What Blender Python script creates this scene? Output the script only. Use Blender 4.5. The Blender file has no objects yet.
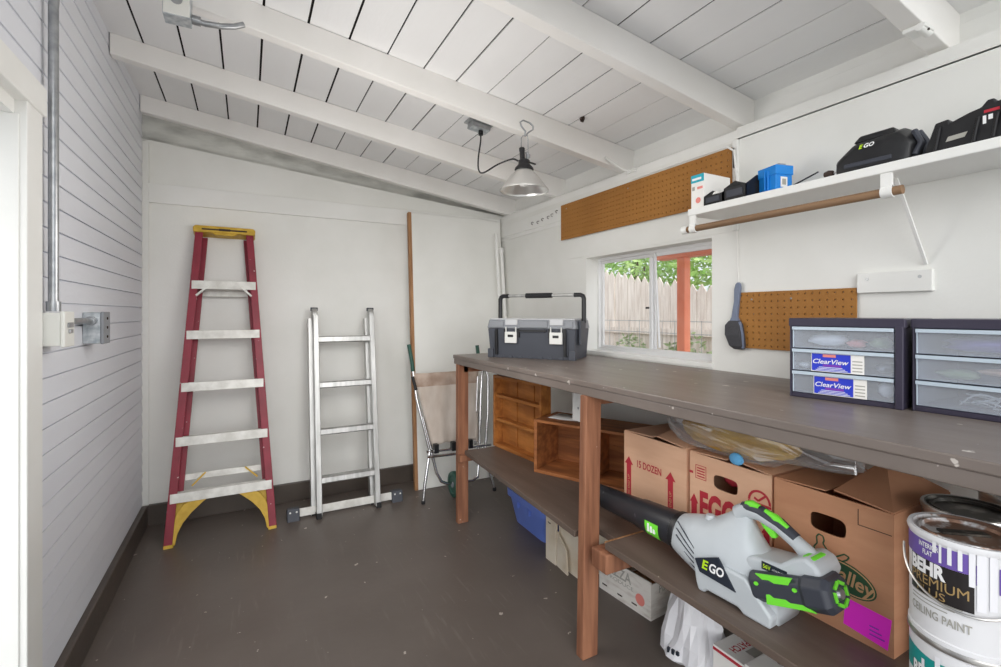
import bpy, bmesh, math, random
from mathutils import Vector, Matrix
PI = math.pi
random.seed(7)
col = bpy.context.scene.collection
V = Vector

# ------------------------------------------------------------------ materials
def lin(c):
    return tuple(((v/255)/12.92 if v/255 <= .04045 else ((v/255+.055)/1.055)**2.4) for v in c) + (1,)

def mat(name, c, rough=.6, metal=0, c2=None, scale=8, stretch=(1, 1, 1), bump=0, lo=.35, hi=.65, detail=4,
        spec=.5, specks=None, speck_scale=60, speck_t=.75, bscale=None, coat=0, trans=0, ior=1.45, alpha=1):
    m = bpy.data.materials.new(name); m.use_nodes = True
    nt = m.node_tree; N = nt.nodes; L = nt.links; b = N['Principled BSDF']
    b.inputs['Base Color'].default_value = lin(c); b.inputs['Roughness'].default_value = rough
    b.inputs['Metallic'].default_value = metal; b.inputs['Specular IOR Level'].default_value = spec
    b.inputs['Coat Weight'].default_value = coat
    b.inputs['Transmission Weight'].default_value = trans; b.inputs['IOR'].default_value = ior
    b.inputs['Alpha'].default_value = alpha
    tc = N.new('ShaderNodeTexCoord'); mp = N.new('ShaderNodeMapping')
    mp.inputs['Scale'].default_value = stretch; L.new(tc.outputs['Object'], mp.inputs['Vector'])
    out = None
    if c2 is not None:
        nz = N.new('ShaderNodeTexNoise'); nz.inputs['Scale'].default_value = scale; nz.inputs['Detail'].default_value = detail
        L.new(mp.outputs[0], nz.inputs['Vector'])
        r = N.new('ShaderNodeValToRGB'); r.color_ramp.elements[0].position = lo; r.color_ramp.elements[1].position = hi
        r.color_ramp.elements[0].color = lin(c); r.color_ramp.elements[1].color = lin(c2)
        L.new(nz.outputs['Fac'], r.inputs[0]); out = r.outputs[0]
    if specks is not None:
        n2 = N.new('ShaderNodeTexNoise'); n2.inputs['Scale'].default_value = speck_scale; n2.inputs['Detail'].default_value = 3
        L.new(tc.outputs['Object'], n2.inputs['Vector'])
        r2 = N.new('ShaderNodeValToRGB'); r2.color_ramp.elements[0].position = speck_t; r2.color_ramp.elements[1].position = speck_t+.02
        r2.color_ramp.elements[0].color = (0, 0, 0, 1); r2.color_ramp.elements[1].color = (1, 1, 1, 1)
        L.new(n2.outputs['Fac'], r2.inputs[0])
        mx = N.new('ShaderNodeMixRGB'); mx.inputs[2].default_value = lin(specks)
        L.new(r2.outputs[0], mx.inputs[0])
        if out: L.new(out, mx.inputs[1])
        else: mx.inputs[1].default_value = lin(c)
        out = mx.outputs[0]
    if out: L.new(out, b.inputs['Base Color'])
    if bump:
        n3 = N.new('ShaderNodeTexNoise'); n3.inputs['Scale'].default_value = bscale or scale*3; n3.inputs['Detail'].default_value = 5
        L.new(mp.outputs[0], n3.inputs['Vector'])
        bp = N.new('ShaderNodeBump'); bp.inputs['Strength'].default_value = bump; bp.inputs['Distance'].default_value = .01
        L.new(n3.outputs['Fac'], bp.inputs['Height']); L.new(bp.outputs[0], b.inputs['Normal'])
    return m

M = {}
M['white'] = mat('white_wall_paint', (235, 235, 231), .55, c2=(227, 227, 222), scale=2.5, bump=.06, bscale=90)
M['white2'] = mat('white_trim_paint', (237, 237, 234), .45, c2=(230, 230, 226), scale=3, bump=.05, bscale=60)
M['siding'] = mat('white_siding_paint', (229, 231, 237), .45, c2=(221, 223, 230), scale=3, stretch=(1, .3, 1), bump=.08, bscale=50, specks=(244, 244, 244), speck_scale=38, speck_t=.77)
M['ceil'] = mat('ceiling_paint', (238, 238, 238), .6, c2=(231, 231, 231), scale=2, stretch=(1, .3, 1), bump=.08, bscale=50)
M['rafter'] = mat('rafter_paint', (242, 240, 237), .5, c2=(236, 234, 230), scale=3, bump=.06, bscale=40)
M['dirty'] = mat('dirty_grey_paint', (232, 232, 227), .8, c2=(186, 186, 181), scale=5, stretch=(1, 1, 3), bump=.15, lo=.4, hi=.75)
M['dark'] = mat('dark_roof_boards', (34, 28, 26), .95, c2=(24, 19, 18), scale=6)
M['floor'] = mat('brown_floor_paint', (104, 95, 89), .36, c2=(94, 85, 79), scale=2.2, bump=.05, bscale=30, specks=(188, 178, 168), speck_scale=22, speck_t=.715, lo=.3, hi=.7, spec=.4)
M['basebrown'] = mat('brown_base_paint', (84, 75, 68), .4, c2=(72, 64, 58), scale=5, bump=.1)
M['bench'] = mat('bench_brown_paint', (126, 115, 108), .40, c2=(112, 101, 94), scale=5, stretch=(3, .5, 1), bump=.05, bscale=40, specks=(200, 192, 184), speck_scale=24, speck_t=.70, spec=.75)
M['shelfb'] = mat('shelf_brown_paint', (108, 94, 85), .45, c2=(96, 82, 73), scale=5, stretch=(3, .5, 1), bump=.1, bscale=40, specks=(180, 168, 152), speck_scale=26, speck_t=.76)
M['redwood'] = mat('red_brown_post_wood', (160, 110, 82), .6, c2=(126, 82, 60), scale=6, stretch=(6, 6, .6), bump=.2, specks=(200, 176, 160), speck_scale=34, speck_t=.73)
M['rawwood'] = mat('raw_wood_edge', (176, 132, 92), .7, c2=(146, 104, 70), scale=9, stretch=(6, 6, .6), bump=.2)
M['rod'] = mat('brown_rod_wood', (142, 112, 84), .55, c2=(112, 86, 62), scale=8, stretch=(5, .4, 5), bump=.1)
M['crate'] = mat('orange_crate_wood', (190, 124, 62), .55, c2=(152, 92, 42), scale=5, stretch=(1, 6, 5), bump=.2)
M['crate_dark'] = mat('dark_crate_wood', (182, 116, 68), .6, c2=(134, 82, 48), scale=5, stretch=(.8, 4, 6), bump=.2)
M['peg'] = mat('brown_pegboard', (164, 112, 50), .65, c2=(150, 100, 42), scale=3, bump=.05)
M['alu'] = mat('brushed_aluminium', (198, 198, 196), .42, .7, c2=(170, 170, 168), scale=10, stretch=(4, 4, .5), bump=.05)
M['aluw'] = mat('dull_aluminium_step', (222, 221, 216), .5, .35, c2=(196, 194, 188), scale=16, bump=.1)
M['chrome'] = mat('chrome_tube', (226, 226, 228), .16, 1)
M['steel'] = mat('galvanized_steel', (176, 178, 180), .35, .85, c2=(150, 153, 156), scale=30)
M['spangle'] = mat('spangled_steel', (204, 208, 210), .4, .6, c2=(160, 168, 174), scale=45)
M['cream'] = mat('cream_box_paint', (226, 226, 220), .4, bump=.03)
M['red'] = mat('red_fibreglass', (146, 38, 58), .45, c2=(126, 30, 47), scale=8, specks=(226, 210, 206), speck_scale=40, speck_t=.70)
M['yellow'] = mat('yellow_plastic', (214, 176, 66), .5, c2=(196, 158, 50), scale=20)
M['black'] = mat('black_plastic', (34, 34, 36), .4, c2=(28, 28, 30), scale=20)
M['rubber'] = mat('black_rubber', (36, 36, 38), .8)
M['tb_grey'] = mat('charcoal_plastic', (72, 75, 83), .5, bump=.05, bscale=300)
M['tb_lid'] = mat('mid_grey_plastic', (138, 141, 146), .5, bump=.05, bscale=300)
M['tb_top'] = mat('pale_grey_plastic', (196, 197, 199), .5)
M['latch'] = mat('pale_latch_plastic', (222, 222, 218), .4)
M['cab'] = mat('dark_plum_plastic', (56, 52, 68), .35, bump=.04, bscale=200)
M['inner'] = mat('clear_drawer_inner', (190, 204, 216), .5)
M['card'] = mat('cardboard', (228, 184, 152), .75, c2=(220, 174, 142), scale=6, stretch=(1, 1, 5), bump=.04)
M['card2'] = mat('brown_cardboard', (204, 150, 115), .75, c2=(195, 140, 106), scale=6, stretch=(1, 1, 5), bump=.04)
M['card_in'] = mat('cardboard_inside', (150, 108, 76), .8, c2=(136, 96, 66), scale=6)
M['redink'] = mat('red_ink', (186, 48, 62), .7)
M['greenink'] = mat('green_ink', (52, 88, 60), .7)
M['darkink'] = mat('dark_ink', (60, 46, 40), .7)
M['tanink'] = mat('tan_ink', (206, 164, 120), .7)
M['magenta'] = mat('fluorescent_magenta_paper', (255, 50, 226), .6)
M['bl_grey'] = mat('blower_grey_plastic', (196, 202, 206), .42, c2=(188, 194, 198), scale=8)
M['bl_dark'] = mat('blower_dark_plastic', (60, 63, 72), .45, bump=.04, bscale=200)
M['tube'] = mat('black_tube_plastic', (44, 45, 50), .38, specks=(90, 90, 94), speck_scale=30, speck_t=.7)
M['green'] = mat('lime_green_plastic', (122, 232, 62), .4)
M['lime'] = mat('lime_lettering', (190, 230, 40), .5)
M['pwhite'] = mat('white_lettering', (244, 244, 244), .5)
M['navy'] = mat('navy_panel', (38, 44, 56), .4)
M['canwhite'] = mat('white_can_label', (230, 230, 232), .35)
M['purple'] = mat('purple_label', (112, 88, 170), .4)
M['canblack'] = mat('black_label', (36, 32, 32), .35)
M['gold'] = mat('gold_lettering', (168, 140, 92), .4)
M['teal'] = mat('teal_label', (24, 150, 146), .4)
M['canmetal'] = mat('can_metal', (198, 196, 192), .28, .9)
M['drip'] = mat('white_paint_drip', (240, 240, 244), .3)
M['lidrust'] = mat('stained_lid', (150, 118, 100), .3, .5, c2=(222, 220, 220), scale=22, lo=.5, hi=.56)
M['liddark'] = mat('dark_lid', (64, 62, 58), .3, .6, c2=(150, 148, 140), scale=25, lo=.5, hi=.7)
M['bluebin'] = mat('blue_bin_plastic', (116, 142, 226), .42, c2=(108, 134, 216), scale=6)
M['kraftwhite'] = mat('worn_white_card', (222, 212, 194), .7, c2=(196, 176, 146), scale=5, lo=.45, hi=.75)
M['pizza'] = mat('white_carton', (226, 222, 216), .6, c2=(204, 196, 188), scale=12, lo=.5, hi=.7, stretch=(1, 1, 4))
M['bagwhite'] = mat('white_plastic_bag', (228, 228, 232), .35, bump=.12, bscale=18)
M['sponge'] = mat('yellow_foam', (214, 176, 84), .9, c2=(186, 142, 58), scale=9, bump=.3, bscale=30)
M['bluecloth'] = mat('blue_cloth', (100, 172, 220), .8)
M['blueplas'] = mat('bright_blue_plastic', (20, 130, 214), .4)
M['rust'] = mat('rust_orange_plastic', (178, 84, 52), .5)
M['orange'] = mat('bright_orange_plastic', (232, 92, 36), .5)
M['tealp'] = mat('teal_print', (40, 170, 190), .5)
M['canvas'] = mat('beige_canvas', (214, 204, 194), .9, c2=(186, 172, 160), scale=7, stretch=(1, 1, .4), bump=.1)
M['canvas_stain'] = mat('stained_canvas_hem', (196, 178, 164), .9, c2=(160, 136, 120), scale=9)
M['dgreen'] = mat('dark_green_plastic', (44, 84, 72), .5)
M['brush'] = mat('blue_grey_plastic', (112, 122, 144), .4)
M['bristle'] = mat('dark_bristles', (72, 72, 76), .9, bump=.5, bscale=200)
M['reflector'] = mat('spun_aluminium', (224, 224, 222), .28, .9)
M['reflout'] = mat('reflector_outer', (206, 204, 200), .35, .6)
M['bulb'] = mat('frosted_bulb', (238, 238, 236), .2)
M['fence'] = mat('weathered_fence', (240, 230, 220), .85, c2=(214, 200, 188), scale=5, stretch=(5, 5, .5), bump=.2)
M['porch'] = mat('orange_porch_paint', (240, 150, 118), .6, c2=(232, 138, 106), scale=5)
M['concrete'] = mat('pale_concrete', (204, 202, 198), .8, c2=(192, 190, 186), scale=3)
M['winalu'] = mat('white_window_aluminium', (226, 226, 226), .4, .2)
M['soil'] = mat('dry_soil', (150, 136, 118), .9, c2=(120, 110, 92), scale=6, bump=.4)
M['leaf'] = mat('leaf_green', (150, 196, 96), .6, c2=(198, 224, 150), scale=3)
M['leaf2'] = mat('pale_leaf_green', (176, 190, 150), .7, c2=(140, 160, 112), scale=4)
M['bark'] = mat('bark', (110, 92, 76), .9, bump=.4)
M['paper'] = mat('white_paper', (240, 238, 234), .6)
M['blue_label'] = mat('blue_label', (44, 62, 200), .4)
M['violet_label'] = mat('violet_label', (128, 60, 180), .4)
M['salmon'] = mat('salmon_label', (232, 140, 130), .5)
M['greyprint'] = mat('grey_print', (168, 166, 158), .6)
M['glass'] = None

def clear(name, fac, tint=(1, 1, 1, 1), gloss=.08, grough=.05):
    m = bpy.data.materials.new(name); m.use_nodes = True; nt = m.node_tree; N = nt.nodes; L = nt.links
    N.clear(); o = N.new('ShaderNodeOutputMaterial'); t = N.new('ShaderNodeBsdfTransparent'); t.inputs[0].default_value = tint
    g = N.new('ShaderNodeBsdfGlossy'); g.inputs['Roughness'].default_value = grough
    d = N.new('ShaderNodeBsdfDiffuse'); d.inputs[0].default_value = (.85, .88, .92, 1)
    a = N.new('ShaderNodeMixShader'); a.inputs[0].default_value = gloss; L.new(t.outputs[0], a.inputs[1]); L.new(g.outputs[0], a.inputs[2])
    b = N.new('ShaderNodeMixShader'); b.inputs[0].default_value = fac; L.new(a.outputs[0], b.inputs[1]); L.new(d.outputs[0], b.inputs[2])
    L.new(b.outputs[0], o.inputs[0]); return m
M['glass'] = clear('window_glass', .0, gloss=.05)
M['frost'] = clear('cloudy_drawer_plastic', .19, (.9, .94, 1, 1), .06, .2)
M['film'] = clear('clear_plastic_film', .13, (.98, .97, .96, 1), .2, .10)

def scuffs(m, fac=.28, col_=(150, 140, 134)):
    nt = m.node_tree; N = nt.nodes; L = nt.links; b = N['Principled BSDF']; src = b.inputs['Base Color'].links[0].from_socket
    tc = N.new('ShaderNodeTexCoord'); mp = N.new('ShaderNodeMapping'); mp.inputs['Rotation'].default_value = (0, 0, .35); mp.inputs['Scale'].default_value = (46, 5, 1); L.new(tc.outputs['Object'], mp.inputs[0])
    n1 = N.new('ShaderNodeTexNoise'); n1.inputs['Scale'].default_value = 1.0; n1.inputs['Detail'].default_value = 6; L.new(mp.outputs[0], n1.inputs['Vector'])
    n2 = N.new('ShaderNodeTexNoise'); n2.inputs['Scale'].default_value = 1.7; n2.inputs['Detail'].default_value = 3; L.new(tc.outputs['Object'], n2.inputs['Vector'])
    r1 = N.new('ShaderNodeMapRange'); r1.inputs[1].default_value = .58; r1.inputs[2].default_value = .70; L.new(n1.outputs['Fac'], r1.inputs[0])
    r2 = N.new('ShaderNodeMapRange'); r2.inputs[1].default_value = .45; r2.inputs[2].default_value = .65; L.new(n2.outputs['Fac'], r2.inputs[0])
    mu = N.new('ShaderNodeMath'); mu.operation = 'MULTIPLY'; L.new(r1.outputs[0], mu.inputs[0]); L.new(r2.outputs[0], mu.inputs[1])
    m2 = N.new('ShaderNodeMath'); m2.operation = 'MULTIPLY'; m2.inputs[1].default_value = fac; L.new(mu.outputs[0], m2.inputs[0])
    mx = N.new('ShaderNodeMixRGB'); mx.inputs[2].default_value = lin(col_); L.new(m2.outputs[0], mx.inputs[0]); L.new(src, mx.inputs[1]); L.new(mx.outputs[0], b.inputs['Base Color'])
scuffs(M['floor']); scuffs(M['bench'], .22, (170, 160, 152)); scuffs(M['shelfb'], .2, (150, 138, 128))

# ------------------------------------------------------------------ mesh building
class MB:
    def __init__(s): s.bm = bmesh.new(); s.mi = 0
    def face(s, vs):
        try:
            f = s.bm.faces.new(vs); f.material_index = s.mi; return f
        except ValueError: return None
    def hexa(s, p):   # p: 8 points, bottom loop then top loop
        v = [s.bm.verts.new(q) for q in p]
        for i in ((3, 2, 1, 0), (4, 5, 6, 7), (0, 1, 5, 4), (1, 2, 6, 5), (2, 3, 7, 6), (3, 0, 4, 7)): s.face([v[j] for j in i])
        return s
    def box(s, x0, x1, y0, y1, z0, z1):
        return s.hexa([(x0, y0, z0), (x1, y0, z0), (x1, y1, z0), (x0, y1, z0), (x0, y0, z1), (x1, y0, z1), (x1, y1, z1), (x0, y1, z1)])
    def bar(s, a, b, w, h, up=(0, 0, 1)):
        a, b = V(a), V(b); d = (b-a).normalized(); u = V(up)
        r = d.cross(u).normalized()*w/2; u = r.cross(d).normalized()*h/2
        return s.hexa([a-r-u, a+r-u, b+r-u, b-r-u, a-r+u, a+r+u, b+r+u, b-r+u])
    def prism(s, pts, ext):   # pts: 3D loop, ext: vector
        e = V(ext); a = [s.bm.verts.new(p) for p in pts]; b = [s.bm.verts.new(V(p)+e) for p in pts]; n = len(a)
        s.face(a); s.face(b[::-1])
        for i in range(n): s.face([a[i], b[i], b[(i+1) % n], a[(i+1) % n]])
        return s
    def loft(s, rings, caps=True, closed=False):
        R = [[s.bm.verts.new(p) for p in r] for r in rings]; n = len(R[0])
        for i in range(len(R)-(0 if closed else 1)):
            A, B = R[i], R[(i+1) % len(R)]
            for j in range(n): s.face([A[j], A[(j+1) % n], B[(j+1) % n], B[j]])
        if caps and not closed: s.face(R[0][::-1]); s.face(R[-1])
        return s
    def tube(s, path, r, n=10, caps=True, sy=1):
        P = [V(p) for p in path]; rings = []; ref = None
        rr = r if isinstance(r, (list, tuple)) else [r]*len(P)
        for i, p in enumerate(P):
            d = ((P[min(i+1, len(P)-1)]-P[i]).normalized() + (P[i]-P[max(i-1, 0)]).normalized()).normalized()
            if ref is None: ref = V((0, 0, 1)) if abs(d.z) < .9 else V((0, 1, 0))
            u = (ref - d*ref.dot(d)).normalized(); w = d.cross(u); ref = u
            rings.append([p + (u*math.cos(2*PI*k/n)*sy + w*math.sin(2*PI*k/n))*rr[i] for k in range(n)])
        return s.loft(rings, caps)
    def lathe(s, prof, c=(0, 0, 0), axis='z', n=28, caps=False, a0=0, a1=2*PI):
        full = abs(a1-a0-2*PI) < 1e-6; c = V(c); m = n if full else n+1; rings = []
        for (r, h) in prof:
            ring = []
            for k in range(m):
                t = a0+(a1-a0)*k/n; x, y = r*math.cos(t), r*math.sin(t)
                ring.append(c + (V((x, y, h)) if axis == 'z' else V((h, x, y)) if axis == 'x' else V((x, h, y))))
            rings.append(ring)
        R = [[s.bm.verts.new(p) for p in r] for r in rings]
        for i in range(len(R)-1):
            for j in range(m if full else m-1): s.face([R[i][j], R[i][(j+1) % m], R[i+1][(j+1) % m], R[i+1][j]])
        if caps: s.face(R[0][::-1]); s.face(R[-1])
        return s
    def build(s, name, mats, parent=None, bevel=0, smooth=False, seg=2, loc=None, solid=0):
        bm = s.bm; bmesh.ops.recalc_face_normals(bm, faces=bm.faces[:])
        me = bpy.data.meshes.new(name); bm.to_mesh(me); bm.free()
        o = bpy.data.objects.new(name, me); col.objects.link(o)
        for m in (mats if isinstance(mats, (list, tuple)) else [mats]): me.materials.append(M[m] if isinstance(m, str) else m)
        if parent: o.parent = parent
        if loc: o.location = loc
        if smooth:
            for p in me.polygons: p.use_smooth = True
            if smooth != 'all':
                try: me.set_sharp_from_angle(angle=math.radians(40))
                except Exception: pass
        if solid:
            md = o.modifiers.new('s', 'SOLIDIFY'); md.thickness = solid; md.offset = 0
        if bevel:
            md = o.modifiers.new('b', 'BEVEL'); md.width = bevel; md.segments = seg; md.limit_method = 'ANGLE'; md.angle_limit = math.radians(35)
        return o

def tag(o, label=None, cat=None, group=None, kind=None):
    if label: o['label'] = label
    if cat: o['category'] = cat
    if group: o['group'] = group
    if kind: o['kind'] = kind
    return o
def thing(name, label, cat, loc=(0, 0, 0), rz=0, rx=0, group=None):
    o = bpy.data.objects.new(name, None); col.objects.link(o); o.location = loc; o.rotation_euler = (rx, 0, rz); o.empty_display_size = .05
    return tag(o, label, cat, group)
def st(o): return tag(o, kind='structure')

def text_mesh(body, height, bold=0, width=None, align='LEFT', italic=0, spacing=1):
    cu = bpy.data.curves.new('t', 'FONT'); cu.body = body; cu.size = 1; cu.offset = bold; cu.align_x = align; cu.shear = italic; cu.space_character = spacing
    cu.resolution_u = 3
    ob = bpy.data.objects.new('t', cu); col.objects.link(ob)
    dg = bpy.context.evaluated_depsgraph_get(); me = bpy.data.meshes.new_from_object(ob.evaluated_get(dg))
    bpy.data.objects.remove(ob); bpy.data.curves.remove(cu)
    k = height/.70
    xs = [v.co.x for v in me.vertices]
    kx = k if not width else width/max(1e-6, (max(xs)-min(xs)))
    x0 = min(xs) if align == 'LEFT' else (min(xs)+max(xs))/2 if align == 'CENTER' else 0
    for v in me.vertices: v.co = ((v.co.x-x0)*kx, v.co.y*k, 0)
    return me
def text(body, height, org, xd, up, m, parent, name='lettering', bold=0, width=None, align='LEFT', italic=0, warp=None):
    me = text_mesh(body, height, bold, width, align, italic)
    org, xd, up = V(org), V(xd).normalized(), V(up).normalized()
    for v in me.vertices:
        x, y = v.co.x, v.co.y
        v.co = warp(x, y) if warp else org + xd*x + up*y
    me.materials.clear(); me.materials.append(M[m]); me.name = name
    o = bpy.data.objects.new(name, me); col.objects.link(o); o.parent = parent
    return o

# ------------------------------------------------------------------ camera
cam = bpy.data.cameras.new('camera'); co = bpy.data.objects.new('camera', cam); col.objects.link(co)
cam.sensor_width = 36; cam.lens = 474.4/1001*36; cam.shift_y = -(333.5-313.4)/1001
co.location = (0, 0, 1.25); co.rotation_euler = (PI/2, 0, -.490); cam.clip_start = .02
bpy.context.scene.camera = co

XL, XR, YB, Y0 = -.545, 1.83, 3.44, .12
def zc(x): return 2.50-.133*(x+.555)      # underside of the roof boards
def zr(x): return 2.405-.149*(x+.555)     # underside of the rafters

# ------------------------------------------------------------------ the setting
b = MB(); b.box(XL-.16, 2.1, Y0-.1, 3.65, -.12, 0); st(b.build('floor', 'floor'))
b = MB(); b.box(-14, 5, -18, Y0-.1, -.2, -.03); b.box(-14, XL-.16, Y0-.1, 9, -.2, -.03); st(b.build('bounce_ground', 'concrete'))  # unseen pale ground outside, added to bounce light up into the room

# back wall: main sheet, flat trim board, upper sheet with sloped top, recessed soot-stained strip above
b = MB()
b.box(XL-.12, XR+.12, YB+.012, YB+.05, 0, 1.915)
b.prism([(XL-.12, YB+.02, 1.915), (XR+.12, YB+.02, 1.915), (XR+.12, YB+.02, 2.045), (XL-.12, YB+.02, 2.292)], (0, .06, 0))
b.box(XL-.004, XL+.032, YB-.004, YB+.02, .1, 2.26)
wb = st(b.build('wall_back', 'white'))
b = MB(); b.box(XL+.032, XR, YB-.004, YB+.02, 1.905, 2.018); st(b.build('trim_1', 'white2', bevel=.002))
b = MB(); b.prism([(XL-.12, YB+.125, 1.9), (XR+.15, YB+.125, 1.9), (XR+.15, YB+.125, 2.3), (XL-.12, YB+.125, 2.7)], (0, .03, 0))
b.prism([(XL-.02, YB+.06, 2.27), (XR+.1, YB+.06, 2.035), (XR+.1, YB+.06, 2.045), (XL-.02, YB+.06, 2.282)], (0, .08, 0))
st(b.build('wall_back_recess', 'dirty'))
b = MB(); b.box(XL+.005, XR, YB-.012, YB+.012, 0, .122); st(b.build('baseboard_back', 'basebrown', bevel=.003))

# left wall: lap siding boards as one mesh, doorway nearest the camera
b = MB(); pitch = .0767; z = .9786-pitch*13
k = 0
while z < 2.6:
    y1 = YB-.012 - .008*random.random(); ya = 1.856
    if z > 1.84: ya = Y0
    zt = z+pitch+.006
    prof = [(XL+.003, z, -.001), (XL+.0015, z+pitch-.0052, -.014), (XL-.008, z+pitch-.0048, -.015), (XL-.0085, z+pitch-.0012, -.015), (XL+.000, z+pitch, -.015), (XL-.03, z+pitch, -.015), (XL-.03, z, -.001)]
    b.loft([[(x, ya, zz) for x, zz, e in prof], [(x, YB-.004+e*1.2, zz) for x, zz, e in prof]])
    z += pitch
wl = st(b.build('wall_left', 'siding'))
b = MB(); b.box(XL-.14, XL-.03, Y0-.3, .95, 0, 2.62); b.box(XL-.14, XL-.03, 1.82, YB+.1, 0, 2.62); b.box(XL-.14, XL-.03, Y0, 1.82, 1.84, 2.62); b.build('wall_backing', 'siding', wl)  # first box is an unseen near wall section, added to shade the jamb
b = MB(); b.box(XL-.0295, XL-.026, YB-.06, YB-.0045, 0, 2.6); b.build('corner_shade', 'dark', wl)  # dark strip set in the corner to paint the shade behind the siding ends
b = MB(); b.box(XL-.012, XL+.028, 1.859, YB-.012, 0, .125); st(b.build('baseboard_left', 'basebrown', bevel=.006))
# doorway in the left wall
d = bpy.data.objects.new('door_1', None); col.objects.link(d); st(d)
b = MB(); b.box(XL-.34, XL+.0, 1.742, 1.765, 0, 1.79); b.build('jamb', 'white2', d, bevel=.002)
b = MB(); b.box(XL-.02, XL+.016, 1.747, 1.858, 0, 1.835); b.build('casing', 'white2', d, bevel=.003)
b = MB(); b.box(XL-.16, XL+.022, Y0, 1.872, 1.828, 1.912); b.build('header', 'white2', d, bevel=.004)
b = MB(); b.box(XL-.34, XL-.01, Y0, 1.75, 1.79, 1.828); b.build('soffit', 'white2', d)

# right wall with the window hole; the part nearer the camera is furred out under the roof header
WY0, WY1, WZ0, WZ1 = 1.425, 2.315, 1.025, 1.588
b = MB()
b.box(XR, XR+.12, WY1, YB+.1, 0, 1.99); b.box(XR, XR+.12, Y0, WY0, 0, 1.99)
b.box(XR, XR+.12, WY0, WY1, 0, WZ0); b.box(XR, XR+.12, WY0, WY1, WZ1, 1.99)
b.box(XR, XR+.03, Y0, 1.302, 1.985, 2.036)
wr = st(b.build('wall_right', 'white'))
b = MB(); b.box(XR-.012, XR+.02, 1.302, YB+.01, 1.862, 1.955); b.build('ledger_board', 'white2', wr, bevel=.003)
b = MB(); b.box(XR+.005, XR+.05, 1.302, YB+.01, 1.955, 2.03); b.build('plate', 'white2', wr, bevel=.003)
b = MB(); b.box(XR-.006, XR+.01, 2.56, YB, 1.835, 1.862); b.build('batten', 'white2', wr)
b = MB(); b.box(XR-.004, XR+.004, 1.315, 2.50, 1.60, 1.725); b.build('wall_panel', 'white', wr)
b = MB()
for f in (.33, .62, .93): pass
b.tube([(XR+.035, YB, 2.035), (XR+.035, 1.31, 2.025)], .016, 12); b.build('wall_pipe', 'white2', wr, smooth=True)
b = MB(); b.box(XR-.012, XR+.012, 1.292, 1.316, 1.60, 1.985); b.build('corner_batten', 'white2', wr, bevel=.003)
# header between the rafters
b = MB(); b.box(XR+.10, XR+.13, Y0, YB+.1, 1.95, 2.20); st(b.build('trim_2', 'white2'))
b = MB(); b.box(XR+.094, XR+.105, Y0, YB+.1, 2.03, 2.135); st(b.build('trim_3', 'white2', bevel=.002))

# ceiling: roof boards with dark gaps, rafters as its parts
cg = bpy.data.objects.new('ceiling', None); col.objects.link(cg); st(cg)
b = MB(); xs = [-.735+.158*i for i in range(18)]
for i in range(17):
    xa, xb = xs[i], xs[i+1]; g = (.0085 if i < 10 else .0060)*(.75+.5*random.random())
    if i in (8, 15): g = .003
    xa += g*.5; xb -= g*.5
    dz = random.uniform(-.002, .002)
    b.hexa([(xa, Y0, zc(xa)+dz), (xb, Y0, zc(xb)+dz), (xb, 3.6, zc(xb)+dz), (xa, 3.6, zc(xa)+dz), (xa, Y0, zc(xa)+.004), (xb, Y0, zc(xb)+.004), (xb, 3.6, zc(xb)+.004), (xa, 3.6, zc(xa)+.004)])
b.build('roof_boards', 'ceil', cg)
b = MB(); b.hexa([(-.8, Y0, zc(-.8)+.012), (2.1, Y0, zc(2.1)+.012), (2.1, 3.62, zc(2.1)+.012), (-.8, 3.62, zc(-.8)+.012), (-.8, Y0, zc(-.8)+.05), (2.1, Y0, zc(2.1)+.05), (2.1, 3.62, zc(2.1)+.05), (-.8, 3.62, zc(-.8)+.05)])
b.build('roof_deck', 'dark', cg)
for y in (.62, 1.288, 2.01, 2.668, 3.345):
    x0, x1 = XL+.006, XR+.10; w = .052
    b = MB(); b.hexa([(x0, y, zr(x0)), (x1, y, zr(x1)), (x1, y+w, zr(x1)), (x0, y+w, zr(x0)), (x0, y, zc(x0)-.001), (x1, y, zc(x1)-.001), (x1, y+w, zc(x1)-.001), (x0, y+w, zc(x0)-.001)])
    b.build('rafter', 'rafter', cg, bevel=.003)
b = MB(); b.lathe([(.0, 0), (.025, 0), (.03, .012), (.018, .02), (0, .02)], (1.62, 2.05-.02, zr(1.62)-.02), n=12)
# window
w = bpy.data.objects.new('window_1', None); col.objects.link(w); st(w)
def frame(b, y0, y1, z0, z1, x0, x1, t):
    b.box(x0, x1, y0, y1, z0, z0+t); b.box(x0, x1, y0, y1, z1-t, z1); b.box(x0, x1, y0, y0+t, z0+t, z1-t); b.box(x0, x1, y1-t, y1, z0+t, z1-t)
b = MB(); frame(b, WY0, WY1, WZ0, WZ1, XR+.085, XR+.125, .016); b.build('window_frame', 'winalu', w, bevel=.002)
ym = 1.872
b = MB(); frame(b, ym-.012, WY1-.016, WZ0+.016, WZ1-.016, XR+.104, XR+.118, .016); b.build('sash', 'winalu', w, bevel=.001)
b = MB(); frame(b, WY0+.016, ym+.014, WZ0+.016, WZ1-.016, XR+.088, XR+.103, .018); b.build('sash', 'winalu', w, bevel=.001)
for (y0, y1, x) in ((ym, WY1-.03, XR+.111), (WY0+.03, ym, XR+.0955)):
    b = MB(); b.box(x-.0015, x+.0015, y0, y1, WZ0+.03, WZ1-.03); b.build('pane', 'glass', w)
b = MB(); b.box(XR-.006, XR+.09, WY0-.008, WY1+.008, WZ0-.02, WZ0+.002); b.build('sill', 'white2', w, bevel=.003)
b = MB(); b.bar((XR+.08, 1.838, 1.572), (XR+.08, 1.806, 1.07), .012, .006); b.build('stay_bar', 'winalu', w)
b = MB(); b.box(XR+.09, XR+.104, 1.88, 1.915, 1.275, 1.285); b.build('catch', 'black', w)

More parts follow.
